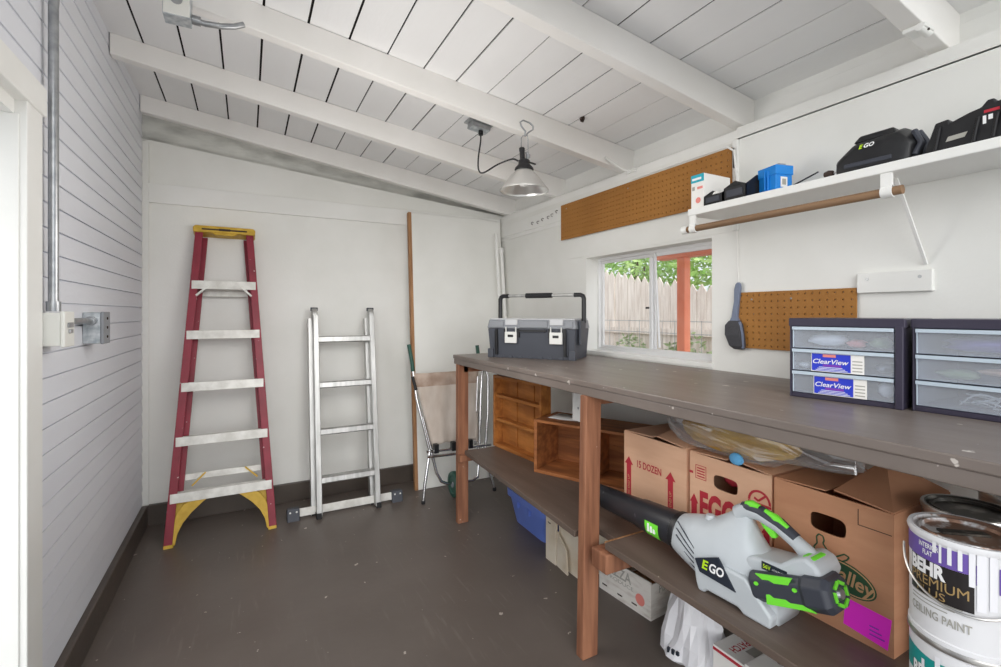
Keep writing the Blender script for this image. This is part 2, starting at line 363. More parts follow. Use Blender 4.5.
# ------------------------------------------------------------------ helper for the pegboards (real holes)
def pegboard(name, label, y0, y1, z0, z1, x, tilt=0, group=None):
    b = MB(); p = .0254; ny = int((y1-y0)/p); nz = int((z1-z0)/p); my = (y1-y0-ny*p)/2; mz = (z1-z0-nz*p)/2
    W = {}
    def vert(a, c, xx):
        k = (round(a, 5), round(c, 5), round(xx, 5))
        if k not in W: W[k] = b.bm.verts.new((xx, -a, c))
        return W[k]
    ys = [y0]+[y0+my+p*i for i in range(1, ny)]+[y1]; zs = [z0]+[z0+mz+p*i for i in range(1, nz)]+[z1]
    for i in range(len(ys)-1):
        for j in range(len(zs)-1):
            a0, a1, c0, c1 = ys[i], ys[i+1], zs[j], zs[j+1]; ca, cc = (a0+a1)/2, (c0+c1)/2; r = .0031
            sq = [(a1, cc), (a1, c1), (ca, c1), (a0, c1), (a0, cc), (a0, c0), (ca, c0), (a1, c0)]
            ci = [(ca+r*math.cos(PI/4*k), cc+r*math.sin(PI/4*k)) for k in range(8)]
            o_ = [vert(*q, 0) for q in sq]; h_ = [b.bm.verts.new((0, -q[0], q[1])) for q in ci]; h2 = [b.bm.verts.new((.0055, -q[0], q[1])) for q in ci]
            for k in range(8):
                b.face([o_[k], o_[(k+1) % 8], h_[(k+1) % 8], h_[k]]); b.face([h_[k], h_[(k+1) % 8], h2[(k+1) % 8], h2[k]])
    # rim
    def quad(a, c): b.face([b.bm.verts.new((0, -a[0], a[1])), b.bm.verts.new((0, -c[0], c[1])), b.bm.verts.new((.0055, -c[0], c[1])), b.bm.verts.new((.0055, -a[0], a[1]))])
    quad((y0, z0), (y1, z0)); quad((y1, z0), (y1, z1)); quad((y1, z1), (y0, z1)); quad((y0, z1), (y0, z0))
    t = thing(name, label, 'pegboard', (x, 0, 0), 0)
    for v in b.bm.verts: v.co.y = -v.co.y
    b.build('board', 'peg', t)
    for (a, c) in ((y0+.06, z0+.03), (y1-.06, z1-.03), ((y0+y1)/2, z1-.03)):
        b = MB(); b.lathe([(0, -.002), (.004, -.001), (.004, .002)], (0, a, c), 'x', 8); b.build('screw', 'steel', t)
    return t
pegboard('pegboard', 'long brown pegboard high on the right wall above the window', 1.315, 2.556, 1.727, 1.955, XR-.018)
pegboard('pegboard', 'small brown pegboard low on the right wall behind the plastic drawers', .850, 1.288, 1.107, 1.337, XR-.011)

# white strip board screwed to the wall
t = thing('mounting_strip', 'white painted strip board screwed to wall under the wall shelf bracket', 'board', (XR-.018, .846, 1.318))
b = MB(); b.box(0, .018, -.2, 0, 0, .066); b.build('board', 'white2', t, bevel=.002)
for y in (-.03, -.17):
    b = MB(); b.lathe([(0, -.001), (.005, -.001), (.006, .002)], (0, y, .045), 'x', 8); b.build('screw', 'steel', t)

# ------------------------------------------------------------------ workbench
wbn = thing('workbench', 'long brown-topped workbench with red-brown posts and lower shelf along right wall', 'workbench', (1.1, 2.68, 0))
def W2(b):   # world -> local
    for v in b.bm.verts: v.co -= V((1.1, 2.68, 0))
    return b
b = MB(); b.box(1.10, XR-.002, Y0-.1, 2.675, .978, 1.0); W2(b).build('worktop', 'bench', wbn, bevel=.003)
b = MB(); b.box(1.104, 1.14, Y0-.1, 2.67, .945, .978); W2(b).build('front_rail', 'bench', wbn, bevel=.003)
for y in (2.60, 1.43):
    b = MB(); b.box(1.14, XR-.01, y, y+.035, .90, .978); W2(b).build('cross_bearer', 'redwood', wbn)
def post(yb, yt, xb, xt, w=.066, d=.038):
    b = MB(); b.hexa([(xb, yb, 0), (xb+w, yb, 0), (xb+w, yb+d, 0), (xb, yb+d, 0), (xt, yt, .946), (xt+w, yt, .946), (xt+w, yt+d, .946), (xt, yt+d, .946)])
    W2(b).build('post', 'redwood', wbn, bevel=.003)
post(2.60, 2.60, 1.103, 1.103); post(1.365, 1.385, 1.062, 1.096, .070); post(Y0+.02, Y0+.02, 1.105, 1.105)
b = MB(); b.prism([(1.135, 2.58, .415), (1.075, 1.43, .415), (1.17, 1.43, .415), (1.17, 1.297, .415), (XR-.01, 1.297, .415), (XR-.01, 2.58, .415)], (0, 0, .023))
W2(b).build('lower_shelf', ['shelfb'], wbn, bevel=.002)
b = MB(); b.box(1.105, XR-.01, Y0, 1.295, .424, .446); W2(b).build('lower_shelf', 'shelfb', wbn, bevel=.002)
b = MB(); b.box(1.11, 1.45, 1.2965, 1.302, .4385, .447); W2(b).build('raw_edge_strip', 'rawwood', wbn)
b = MB(); b.box(1.09, XR-.02, 1.27, 1.35, .345, .414); W2(b).build('shelf_bearer', 'redwood', wbn, bevel=.006)
b = MB(); b.box(1.10, XR-.02, 2.565, 2.597, .375, .414); W2(b).build('shelf_bearer', 'redwood', wbn, bevel=.003)
b = MB(); b.box(1.14, XR-.02, Y0+.06, Y0+.10, .35, .424); W2(b).build('shelf_bearer', 'redwood', wbn, bevel=.003)
# white board hung under the worktop
t = thing('hanging_board', 'short white board hanging under worktop beside the near post', 'board', (1.30, 1.745, .768))
b = MB(); b.box(0, .02, -.088, 0, 0, .2095); b.build('board', 'white2', t, bevel=.002)
for z in (.06, .15):
    b = MB(); b.lathe([(0, -.001), (.006, -.001), (.006, .001)], (0, -.044, z), 'x', 8); b.build('screw', 'steel', t)

# ------------------------------------------------------------------ red step ladder
ang = -math.atan(.31/1.76)
t = thing('step_ladder', 'closed red stepladder with yellow top cap leaning on the back wall', 'ladder', (-.122, 3.055, .004), 0, ang)
SB, ST, STOP = .273, .152, 1.79
def hw(s): return SB+(ST-SB)*s/STOP
for sgn in (-1, 1):
    b = MB()
    def rail(uo, d0, d1, s0, s1, th, sk=0):
        P = []
        for s in (s0, s1):
            a = sgn*(hw(s)-uo)+sk; c = sgn*(hw(s)-uo-th)+sk
            P.append([(a, d0, s), (c, d0, s), (c, d1, s), (a, d1, s)])
        b.hexa(P[0]+P[1])
    rail(0, 0, .012, 0, STOP-.02, .040); rail(0, .012, .062, 0, STOP-.02, .007); rail(0, .056, .066, 0, STOP-.02, .034)
    b.build('side_rail', 'red', t, bevel=.002)
    b = MB(); rail(.024, .070, .09, .10, STOP-.04, .034, .003); rail(.028, .09, .118, .10, STOP-.04, .006, .003); b.build('rear_rail', 'red', t, bevel=.002)
    b = MB(); a = hw(0); 
    for (d0, d1) in ((.004, .022),):
        pts = [(a-.052, .005), (a-.062, .06), (a-.085, .11), (a-.125, .16), (a-.175, .205), (a-.215, .235), (a-.13, .235), (a-.085, .205), (a-.06, .17), (a-.046, .13), (a-.040, .005)]
        b.prism([(sgn*p, d0, s) for p, s in pts], (0, d1-d0, 0))
        b.prism([(sgn*(a-.03), .03, .02), (sgn*(a-.055), .03, .06), (sgn*(a-.11), .03, .15), (sgn*(a-.19), .03, .22), (sgn*(a-.05), .03, .22)], (0, .012, 0))
    b.build('foot_brace', 'yellow', t, bevel=.002)
    b = MB(); b.bar((sgn*(hw(1.46)-.095), .004, 1.435), (sgn*(hw(1.46)-.030), .004, 1.372), .010, .018, (0, 1, 0))
    b.build('knee_brace', 'aluw', t)
    b = MB(); x0 = sgn*(hw(0)-.013); x0 -= sgn*.010; b.box(x0-.022, x0+.022, -.004, .068, -.006, .012); b.build('foot_pad', 'yellow', t, bevel=.003)
for k in range(5):
    s = .27+.298*k; h = hw(s)-.007
    b = MB(); b.box(-h, h, .0, .076, s-.004, s); b.box(-h, h, -.002, .003, s-.05, s); b.box(-h, h, .072, .076, s-.025, s)
    for i in range(5): b.box(-h, h, .008+.013*i, .014+.013*i, s, s+.002)
    b.build('step', 'aluw', t, bevel=.0015)
for s in (.335, 1.40):
    b = MB(); h = hw(s)-.033; b.box(-h, h, .094, .104, s-.014, s+.022); b.build('rear_brace', 'aluw', t, bevel=.002)
for sgn in (-1, 1):
    b = MB(); b.bar((sgn*.10+.01, .09, .355), (sgn*.165+.01, .088, .29), .008, .03, (0, 1, 0)); b.build('brace_tab', 'yellow', t)
b = MB(); b.prism([(-ST-.012, -.012, STOP-.03), (ST+.012, -.012, STOP-.03), (ST+.014, -.012, STOP), (ST+.002, -.012, STOP+.012), (-ST-.002, -.012, STOP+.012), (-ST-.014, -.012, STOP)], (0, .135, 0))
b.prism([(-.07, -.012, STOP-.03), (.07, -.012, STOP-.03), (.05, -.012, STOP-.044), (-.05, -.012, STOP-.044)], (0, .05, 0))
cap = b.build('top_cap', 'yellow', t, bevel=.006)
b = MB(); b.box(-.12, .12, -.0135, -.0115, STOP-.016, STOP-.007); b.box(-.03, .03, -.0138, -.0115, STOP-.018, STOP-.004); b.build('cap_label', 'darkink', cap)
b = MB(); b.bar((ST+.012, .03, 1.30), (ST+.03, .045, 1.08), .008, .012); b.build('spreader', 'darkink', t)

# ------------------------------------------------------------------ aluminium folding ladder
ang = -math.atan(.2/1.28)
t = thing('folding_ladder', 'silver aluminium folding ladder with grey-ended stabiliser bar on floor against back wall', 'ladder', (.566, 3.06, .012), 0, ang)
AH, AW = 1.295, .194
for sgn in (-1, 1):
    b = MB()
    for (dx, d0, d1) in ((0, 0, .058),):
        a, c = sgn*AW, sgn*(AW-.032); b.box(min(a, c), max(a, c), d0, d1, 0, AH-.05)
    b.build('side_rail', 'alu', t, bevel=.003)
    b = MB(); a, c = sgn*AW-.008, sgn*AW-.034 if sgn < 0 else 0
    xc = sgn*(AW-.013) - .022
    b.box(xc-.016, xc+.016, .066, .12, .0, AH-.06); b.build('rear_rail', 'alu', t, bevel=.003)
    b = MB(); xh = sgn*(AW-.013)
    b.lathe([(0, -.017), (.036, -.017), (.04, -.012), (.04, .012), (.036, .017), (0, .017)], (xh, .06, AH-.04), 'x', 20)
    b.box(xh-.013, xh+.013, .03, .09, AH-.13, AH-.045); b.build('hinge', 'alu', t, bevel=.002)
    b = MB(); b.lathe([(0, -.022), (.012, -.022), (.012, .022), (0, .022)], (xh, .06, AH-.005), 'x', 12); b.build('lock_knob', 'tb_grey', t)
    b = MB(); b.box(xh-.015, xh+.015, -.003, .06, -.012, .022); b.build('rail_foot', 'rubber', t, bevel=.002)
    b = MB(); b.box(xc-.014, xc+.014, .064, .122, .0, .02); b.build('rail_foot', 'rubber', t, bevel=.002)
for k in range(4):
    s = .215+.292*k
    b = MB(); b.loft([[(x, .008, s-.020), (x, .008, s+.008), (x, .02, s+.016), (x, .046, s+.016), (x, .054, s+.006), (x, .054, s-.014), (x, .046, s-.024), (x, .018, s-.026)] for x in (-AW+.024, AW-.024)]); b.build('rung', 'alu', t)
    b = MB(); x0, x1 = -AW+.013-.01, AW-.013-.034; b.tube([(x0, .093, s), (x1, .093, s)], .014, 10); b.build('rung', 'alu', t)
b = MB(); b.box(-.30, .29, .060, .0655, .01, .058)
b.build('stabiliser_bar', 'aluw', t, bevel=.002)
for sgn in (-1, 1):
    b = MB(); x = sgn*.318-.004; b.box(x-.035, x+.035, .035, .1, -.022, .066); e = b.build('bar_end_cap', 'tb_grey', t, bevel=.006)
    for dx in (-.018, .018):
        b = MB(); b.lathe([(0, -.002), (.005, -.001), (.006, .002)], (x+dx, .034, .046), 'y', 8); b.build('rivet', 'latch', e)
b = MB(); b.tube([(AW-.06, .07, .20), (AW-.045, .08, .13), (AW-.03, .09, .06)], .005, 6); b.build('locking_link', 'steel', t)

# ------------------------------------------------------------------ tall white board leaning in the corner, with pipes in front
ang = -math.atan(.165/1.985)
t = thing('leaning_board', 'tall white flush door board with raw brown edge leaning in the back corner', 'board', (1.050, 3.226, .002), 0, ang)
b = MB(); b.box(.014, .755, .0, .034, 0, 1.995); b.build('panel', 'white', t, bevel=.002)
b = MB(); b.box(-.008, .014, -.002, .036, 0, 2.0); b.build('edge_strip', 'rawwood', t, bevel=.001)
for i, (x0, x1, ztop, lab) in enumerate(((1.725, 1.757, 1.875, 'taller of two white plastic pipes leaning in the corner'), (1.762, 1.79, 1.76, 'shorter of two white plastic pipes leaning in the corner'))):
    t = thing('plastic_pipe', lab, 'pipe', (x1+.002, 3.185-.01*i, .0))
    b = MB(); dy = .085*ztop; b.tube([(0, -.03, .0), (x0-x1, dy-.03, ztop)], .0135, 14); b.build('pipe', 'white2', t, smooth=True)
    b = MB()
    if i == 1: b.tube([(x0-x1, dy-.03-.002, ztop-.035), (x0-x1, dy-.03+.001, ztop+.004)], .018, 14); b.build('coupling', 'white2', t, smooth=True)
    else: b.tube([(x0-x1, dy-.03-.001, ztop-.012), (x0-x1, dy-.03, ztop+.002)], .0145, 14); b.build('end_cap', 'white2', t, smooth=True)

# ------------------------------------------------------------------ folding trolley with canvas and green wheels
t = thing('folding_cart', 'folded chrome trolley with stained canvas, dark green grips and wheel, behind the bench post', 'cart', (1.25, 3.03, 0))
def TT(path, r, name, m, n=10): 
    b = MB(); b.tube([V(p)-V((1.25, 3.03, 0)) for p in path], r, n); return b.build(name, m, t, smooth=True)
TT([(.985, 3.10, .86), (1.0, 3.07, .68), (1.06, 3.03, .40), (1.075, 3.02, .33)], .009, 'side_tube', 'chrome')
TT([(1.035, 3.05, .56), (1.085, 3.02, .34)], .011, 'side_tube', 'chrome')
TT([(1.445, 3.03, .30), (1.475, 3.06, .70), (1.488, 3.07, .83), (1.512, 3.07, .845), (1.53, 3.06, .80), (1.515, 3.03, .55), (1.49, 3.02, .30)], .010, 'side_tube', 'chrome')
TT([(1.418, 3.04, .30), (1.452, 3.07, .80)], .007, 'side_tube', 'chrome')
TT([(1.075, 3.02, .335), (1.03, 2.99, .12), (1.018, 2.985, .012)], .010, 'leg', 'chrome')
TT([(1.465, 3.02, .32), (1.51, 2.985, .12), (1.538, 2.975, .012)], .010, 'leg', 'chrome')
for (x, y) in ((1.018, 2.985), (1.538, 2.975)): TT([(x, y, .0), (x, y, .022)], .013, 'leg_cap', 'rubber')
TT([(1.085, 3.02, .33), (1.12, 3.01, .18), (1.15, 3.0, .12), (1.19, 3.0, .10), (1.38, 3.0, .09), (1.42, 3.0, .11), (1.43, 3.01, .20), (1.432, 3.02, .32)], .010, 'lower_frame', 'chrome')
TT([(1.05, 3.02, .328), (1.52, 3.0, .322)], .010, 'cross_bar', 'chrome')
TT([(1.05, 3.0, .298), (1.50, 2.98, .290)], .009, 'cross_bar', 'chrome')
TT([(.962, 3.12, 1.04), (.978, 3.10, .92), (.985, 3.10, .86)], .013, 'grip', 'dgreen')
TT([(1.462, 3.10, 1.02), (1.47, 3.09, .92), (1.478, 3.08, .84)], .013, 'grip', 'dgreen')
TT([(.968, 3.06, .83), (.99, 3.05, .74)], .010, 'hook', 'black')
for x in (1.115, 1.24, 1.365):
    b = MB(); b.box(x-1.25-.016, x-1.25+.016, -.04, .0, .315, .375); b.build('clip', 'black', t, bevel=.004)
b = MB(); pts = []
n = 18
rings = []
for j in range(12):
    f = j/11; row = []
    for i in range(n+1):
        u = i/n; xl = .985+(.115)*f; xr = 1.462-.03*f
        z = .845-.50*f + (.03*abs(math.sin(u*PI*2.0)) if f > .95 else 0)
        y = 3.085-.055*f + .012*math.sin(u*9+f*3)*f + .006*math.sin(u*23+f*7)
        row.append(b.bm.verts.new((xl+(xr-xl)*u-1.25, y-3.03, z)))
    rings.append(row)
for j in range(11):
    b.mi = 1 if j < 2 else 0
    for i in range(n): b.face([rings[j][i], rings[j][i+1], rings[j+1][i+1], rings[j+1][i]])
b.build('canvas_sling', ['canvas', 'canvas_stain'], t, smooth='all', solid=.003)
for x in (1.245, ):
    b = MB(); b.lathe([(.02, -.014), (.055, -.014), (.06, -.02), (.082, -.018), (.086, -.008), (.086, .008), (.082, .018), (.06, .02), (.055, .014), (.02, .014), (.02, -.014)], (x-1.25, -.03, .087), 'x', 28)
    wh = b.build('wheel', 'dgreen', t, smooth=True)
    b = MB(); b.lathe([(0, -.02), (.02, -.02), (.02, .02), (0, .02)], (x-1.25, -.03, .087), 'x', 14); b.build('hub', 'tb_lid', wh)

# ------------------------------------------------------------------ toolbox on the bench
t = thing('toolbox', 'large charcoal plastic toolbox with long handle on the far end of the bench', 'toolbox', (1.217, 2.434, 1.0), -math.atan2(.42, .301))
TW, TD = .517, .262
b = MB(); b.hexa([(.012, .012, 0), (TW-.012, .012, 0), (TW-.012, TD-.012, 0), (.012, TD-.012, 0), (0, 0, .165), (TW, 0, .165), (TW, TD, .165), (0, TD, .165)])
for x in (.0, TW-.035): b.box(x, x+.035, -.004, .03, .0, .05)
for x in (.04, TW-.045): b.box(x, x+.005, -.005, .01, .02, .15)
for i in range(7): b.box(.06+.06*i, .09+.06*i, .004, .02, .0, .012)
b.box(.17, TW-.17, -.008, .01, .145, .165); b.box(.095, .11, -.006, .01, .1, .165); b.box(TW-.11, TW-.095, -.006, .01, .1, .165)
body = b.build('body', 'tb_grey', t, bevel=.006)
b = MB()
for x in (.052, TW-.06): b.box(x, x+.012, -.0105, .006, .02, .163)
for x in (.105, .188, TW-.147, TW-.064): b.box(x, x+.012, -.010, .006, .118, .166)
b.box(.2, TW-.16, -.0115, .006, .150, .160); b.build('front_ribs', 'black', body)
b = MB(); b.hexa([(-.004, -.004, .166), (TW+.004, -.004, .166), (TW+.004, TD+.004, .166), (-.004, TD+.004, .166), (.004, .004, .214), (TW-.004, .004, .214), (TW-.004, TD-.004, .214), (.004, TD-.004, .214)])
for (x0, x1) in ((.012, .10), (.198, TW-.152), (TW-.055, TW-.012)):
    b.box(x0, x1, -.010, .01, .17, .208)
lid = b.build('lid', 'tb_lid', t, bevel=.005)
b = MB(); b.box(.006, TW-.006, .006, TD-.006, .214, .222); b.build('lid_tray', 'tb_top', lid, bevel=.004)
b = MB()
for x in (.112, TW-.140):
    b.box(x, x+.075, -.0085, .004, .185, .216)
b.build('latch_seats', 'tb_top', lid, bevel=.003)
for x in (.150, TW-.102):
    b = MB(); b.box(x-.036, x+.036, -.018, -.006, .085, .148); b.box(x-.033, x-.027, -.016, -.006, .145, .175); b.box(x+.027, x+.033, -.016, -.006, .145, .175)
    l = b.build('latch', 'latch', t, bevel=.004)
    b = MB(); b.box(x-.017, x+.017, -.0195, -.0165, .118, .132); b.build('latch_slot', 'black', l, bevel=.002)
b = MB(); zt = .352
for x, sg in ((.020, 1), (TW+.012, -1)):
    b.tube([(x, .12, .20), (x, .12, zt-.02), (x+sg*.006, .12, zt-.006), (x+sg*.02, .12, zt), (x+sg*.055, .12, zt)], .0125, 10)
b.build('handle_arms', 'black', t, smooth=True)
b = MB(); b.tube([(.075, .12, zt), (TW-.043, .12, zt)], .0085, 10); hb = b.build('handle_bar', 'alu', t, smooth=True)
b = MB(); b.tube([(.185, .12, zt), (.345, .12, zt)], .0145, 12); b.build('grip', 'rubber', hb, smooth=True)
b = MB(); b.hexa([(TW+.002, .05, .08), (TW+.014, .05, .08), (TW+.014, .13, .08), (TW+.002, .13, .08), (TW+.004, .04, .21), (TW+.02, .04, .21), (TW+.02, .14, .21), (TW+.004, .14, .21)])
b.hexa([(-.012, .06, .17), (-.002, .06, .17), (-.002, .14, .17), (-.012, .14, .17), (-.016, .05, .21), (-.004, .05, .21), (-.004, .15, .21), (-.016, .15, .21)])
b.build('side_clips', 'tb_grey', t, bevel=.004)

# ------------------------------------------------------------------ plastic drawer cabinets
def cabinet(loc, rz, label, labels, kind):
    t = thing('drawer_cabinet', label, 'drawers', loc, rz); Wd, D, H = .270, .28, .236
    b = MB(); th = .008
    b.box(0, Wd, .0, D, 0, .014); b.box(-.003, Wd+.003, -.004, D, H-.024, H); b.box(0, th, 0, D, .014, H-.024); b.box(Wd-.02, Wd, .0, D, .014, H-.024); b.box(0, Wd, D-.008, D, .014, H-.024)
    b.box(0, .005, -.004, .01, 0, H-.02); b.box(Wd-.018, Wd, -.006, .02, 0, H-.02)
    b.build('case', 'cab', t, bevel=.004)
    dh = (H-.024-.014)/3
    for k in range(3):
        z0 = .0145+dh*(2-k); x0, x1 = .0085, Wd-.0205; yf = -.002
        b = MB(); b.box(x0, x1, yf, yf+.003, z0+.002, z0+dh-.010)
        b.box(x0, x0+.002, yf+.003, D-.02, z0+.002, z0+dh-.012); b.box(x1-.002, x1, yf+.003, D-.02, z0+.002, z0+dh-.012); b.box(x0, x1, yf+.003, D-.02, z0+.001, z0+.003)
        dr = b.build('drawer', 'frost', t)
        b = MB(); b.box(x0, x1, yf-.007, yf+.004, z0+dh-.011, z0+dh-.002); b.box(x0, x0+.003, yf-.001, yf, z0+.002, z0+dh-.01)
        b.build('drawer_lip', 'inner', dr, bevel=.0015)
        if k in labels:
            lx = .058+.006*(k-1); lw = .128; zz = z0+.002; lh = dh-.014
            b = MB(); b.box(lx, lx+lw, yf-.0012, yf-.0003, zz, zz+lh); lb = b.build('label', 'paper', dr)
            b = MB(); b.box(lx+.002, lx+lw*.76, yf-.0018, yf-.0012, zz+.002, zz+lh-.001); b.build('label_field', 'blue_label', lb)
            b = MB(); b.box(lx+.03, lx+.062, yf-.0021, yf-.0018, zz+lh-.010, zz+lh-.002); b.build('label_flash', 'salmon', lb)
            b = MB(); b.box(lx+.03, lx+.075, yf-.0021, yf-.0018, zz+.015, zz+.021); b.build('label_flash', 'violet_label', lb)
            text('ClearView', .013, (lx+.005, yf-.0024, zz+.023), (1, 0, 0), (0, 0, 1), 'pwhite', lb, bold=.012, width=.088, italic=.25)
            b = MB()
            for q in range(3): b.box(lx+.012+.004*q, lx+.09-.006*q, yf-.0022, yf-.0018, zz+.004+.004*q, zz+.0055+.004*q)
            b.build('small_print', 'pwhite', lb)
            b = MB()
            for q in range(4): b.box(lx+lw*.79, lx+lw*.97, yf-.0016, yf-.0012, zz+.006+.009*q, zz+.009+.009*q)
            b.build('small_print', 'greyprint', lb)
    return t, dh
def lump(name, label, cat, c, s, m, seed, rough=.25, group=None, zmin=None):
    rnd = random.Random(seed); b = MB(); n, k = 12, 8; rings = []
    for j in range(1, k):
        th = PI*j/k; rings.append([V((c[0]+s[0]*math.sin(th)*math.cos(2*PI*i/n)*(1+rnd.uniform(-rough, rough)), c[1]+s[1]*math.sin(th)*math.sin(2*PI*i/n)*(1+rnd.uniform(-rough, rough)), c[2]-s[2]*math.cos(th)*(1+rnd.uniform(-rough, rough)*.5))) for i in range(n)])
    b.loft(rings)
    o = b.build(name, m, None, smooth='all'); tag(o, label, cat, group); return o
RZ = -PI/2+.155
ca, dh = cabinet((1.452, .856, 1.0), RZ, 'dark three-drawer plastic cabinet with two printed blue labels on the bench', (1, 2), 'a')
cb_, dh = cabinet((1.512, .579, 1.0), -PI/2+.03, 'dark three-drawer plastic cabinet without labels at the right edge of bench', (), 'b')
bpy.context.view_layer.update()
def inw(c, p):
    return c.matrix_world @ V(p)
# contents glimpsed through the cloudy fronts
def content(c, name, label, cat, p, s, m, seed):
    q = inw(c, p); o = lump(name, label, cat, (0, 0, 0), s, m, seed); o.location = q; o.rotation_euler = (0, 0, c.rotation_euler.z); return o
zt0 = .0145
content(ca, 'cloth_bundle', 'white crumpled cloth bundle in the top drawer of the labelled cabinet', 'cloth', (.085, .055, zt0+2*dh+.026), (.05, .045, .019), 'paper', 1)
content(ca, 'orange_pouch', 'orange pouch in the top drawer of the labelled cabinet', 'pouch', (.155, .05, zt0+2*dh+.018), (.022, .03, .012), 'salmon', 2)
content(ca, 'plastic_bundle', 'pale tangled plastic bundle at the right of labelled cabinet top drawer', 'bundle', (.21, .06, zt0+2*dh+.022), (.025, .04, .015), 'leaf2', 3)
content(ca, 'white_tube', 'white tube lying in the middle drawer of the labelled cabinet', 'tube', (.033, .03, zt0+dh+.015), (.02, .02, .008), 'paper', 4)
content(ca, 'wire_bundle', 'grey wire bundle at the right of labelled cabinet middle drawer', 'wires', (.217, .06, zt0+dh+.02), (.02, .04, .014), 'steel', 5)
content(ca, 'tape_roll', 'white roll in the bottom drawer of the labelled cabinet', 'roll', (.222, .05, zt0+.027), (.018, .03, .02), 'paper', 6)
content(cb_, 'booklet_stack', 'violet printed booklet stack in the top drawer of the unlabelled cabinet', 'booklets', (.13, .10, zt0+2*dh+.026), (.10, .08, .02), 'purple', 7)
content(cb_, 'wooden_spoon', 'tan wooden stick in the middle drawer of the unlabelled cabinet', 'stick', (.15, .04, zt0+dh+.03), (.035, .03, .008), 'card', 8)
content(cb_, 'green_box', 'flat dull green box in the middle drawer of the unlabelled cabinet', 'box', (.075, .05, zt0+dh+.018), (.04, .03, .012), 'leaf2', 9)
def wires(c, name, label, p, L, seed, m='paper'):
    rnd = random.Random(seed); b = MB()
    for i in range(7):
        P = [V((rnd.uniform(-L, L), rnd.uniform(-.02, .02), rnd.uniform(0, .035))) for _ in range(4)]
        b.tube([P[0], (P[0]+P[1])/2+V((0, 0, .004)), P[1], P[2]], .0018, 6)
    o = b.build(name, m, None, smooth='all'); o.location = inw(c, p); o.rotation_euler = (0, 0, c.rotation_euler.z); tag(o, label, 'cables'); return o
wires(cb_, 'cable_tangle', 'tangle of white cables in the bottom drawer of the unlabelled cabinet', (.13, .05, zt0+.006), .06, 3)

# ------------------------------------------------------------------ egg cartons and the brown box
def carton(name, label, loc, w, d, h, m, flaps=True, rz=-PI/2, hole=None, group=None, flap_up=.06):
    t = thing(name, label, 'box', loc, rz); th = .004
    if hole:
        hx0, hx1, hz0, hz1 = hole; b = MB()
        # front with an oval hand hole
        n = 24; cx, cz = (hx0+hx1)/2, (hz0+hz1)/2; rx, rz2 = (hx1-hx0)/2, (hz1-hz0)/2
        def oval(k):
            a = 2*PI*k/n; ca_, sa = math.cos(a), math.sin(a); e = .5
            return (cx+rx*abs(ca_)**e*(1 if ca_ > 0 else -1), cz+rz2*abs(sa)**e*(1 if sa > 0 else -1))
        def outer(k):
            a = 2*PI*k/n; ca_, sa = math.cos(a), math.sin(a); mm = max(abs(ca_), abs(sa)); return (cx+(ca_/mm)*rx*1.15, cz+(sa/mm)*rz2*1.3)
        for yy in (0, th):
            I = [b.bm.verts.new((oval(k)[0], yy, oval(k)[1])) for k in range(n)]; O = [b.bm.verts.new((outer(k)[0], yy, outer(k)[1])) for k in range(n)]
            for k in range(n): b.face([I[k], I[(k+1) % n], O[(k+1) % n], O[k]])
            if yy == 0: I0 = I
            else:
                for k in range(n): b.face([I0[k], I0[(k+1) % n], I[(k+1) % n], I[k]])
        bx0, bx1, bz0, bz1 = cx-rx*1.15, cx+rx*1.15, cz-rz2*1.3, cz+rz2*1.3
        b.box(0, bx0, 0, th, 0, h); b.box(bx1, w, 0, th, 0, h); b.box(bx0, bx1, 0, th, 0, bz0); b.box(bx0, bx1, 0, th, bz1, h)
    else:
        b = MB(); b.box(0, w, 0, th, 0, h)
    b.box(0, th, th, d, 0, h); b.box(w-th, w, th, d, 0, h); b.box(th, w-th, d-th, d, 0, h); b.box(th, w-th, th, d-th, 0, th)
    b.build('carton_body', m, t)
    if flaps:
        b = MB(); f = w*.47
        b.hexa([(.002, .002, h), (.002, d-.002, h), (f, d-.006, h+.004), (f, .006, h+.004), (.002, .002, h+.003), (.002, d-.002, h+.003), (f, d-.006, h+.007), (f, .006, h+.007)])
        b.build('flap', m, t)
        b = MB()
        b.hexa([(w-.002, .002, h), (w-.002, d-.002, h), (w-f, d-.02, h+flap_up), (w-f, .012, h+.01), (w-.002, .002, h+.003), (w-.002, d-.002, h+.003), (w-f, d-.02, h+flap_up+.003), (w-f, .012, h+.013)])
        b.build('flap', m, t)
    return t
ZS = .446
b1 = carton('egg_box', 'cardboard box printed 15 DOZEN with red arrows on lower shelf', (1.335, 1.447, ZS), .306, .29, .334, 'card')
b2 = carton('egg_box', 'cardboard egg box printed EGGS in red with a hand hole on lower shelf', (1.335, 1.127, ZS), .288, .29, .333, 'card', hole=(.093, .180, .238, .284), flap_up=.02)
b3 = carton('produce_box', 'browner cardboard box with green valley emblem and magenta sheet on lower shelf', (1.325, .826, ZS), .284, .30, .336, 'card2', hole=(.098, .184, .234, .281), flap_up=.05)
F = (1, 0, 0); Uz = (0, 0, 1)
def arrow(t, x, z0, z1, w, hw_, hh):
    b = MB(); y = -.0008
    b.prism([(x-w/2, y, z0), (x+w/2, y, z0), (x+w/2, y, z1-hh), (x+hw_/2, y, z1-hh), (x, y, z1), (x-hw_/2, y, z1-hh), (x-w/2, y, z1-hh)], (0, .0006, 0)); a = b.build('arrow_print', 'redink', t)
    return a
for x, z1 in ((.027, .238), (.236, .236)):
    a = arrow(b1, x, .03, z1, .024, .046, .03)
    text('THIS END UP', .011, (x+.005, -.0012, .075), (0, 0, 1), (-1, 0, 0), 'tanink', a)
text('15 DOZEN', .026, (.072, -.001, .209), F, Uz, 'redink', b1, bold=.02, width=.122)
arrow(b2, .018, .06, .195, .022, .034, .03); arrow(b2, .272, .06, .19, .018, .03, .03)
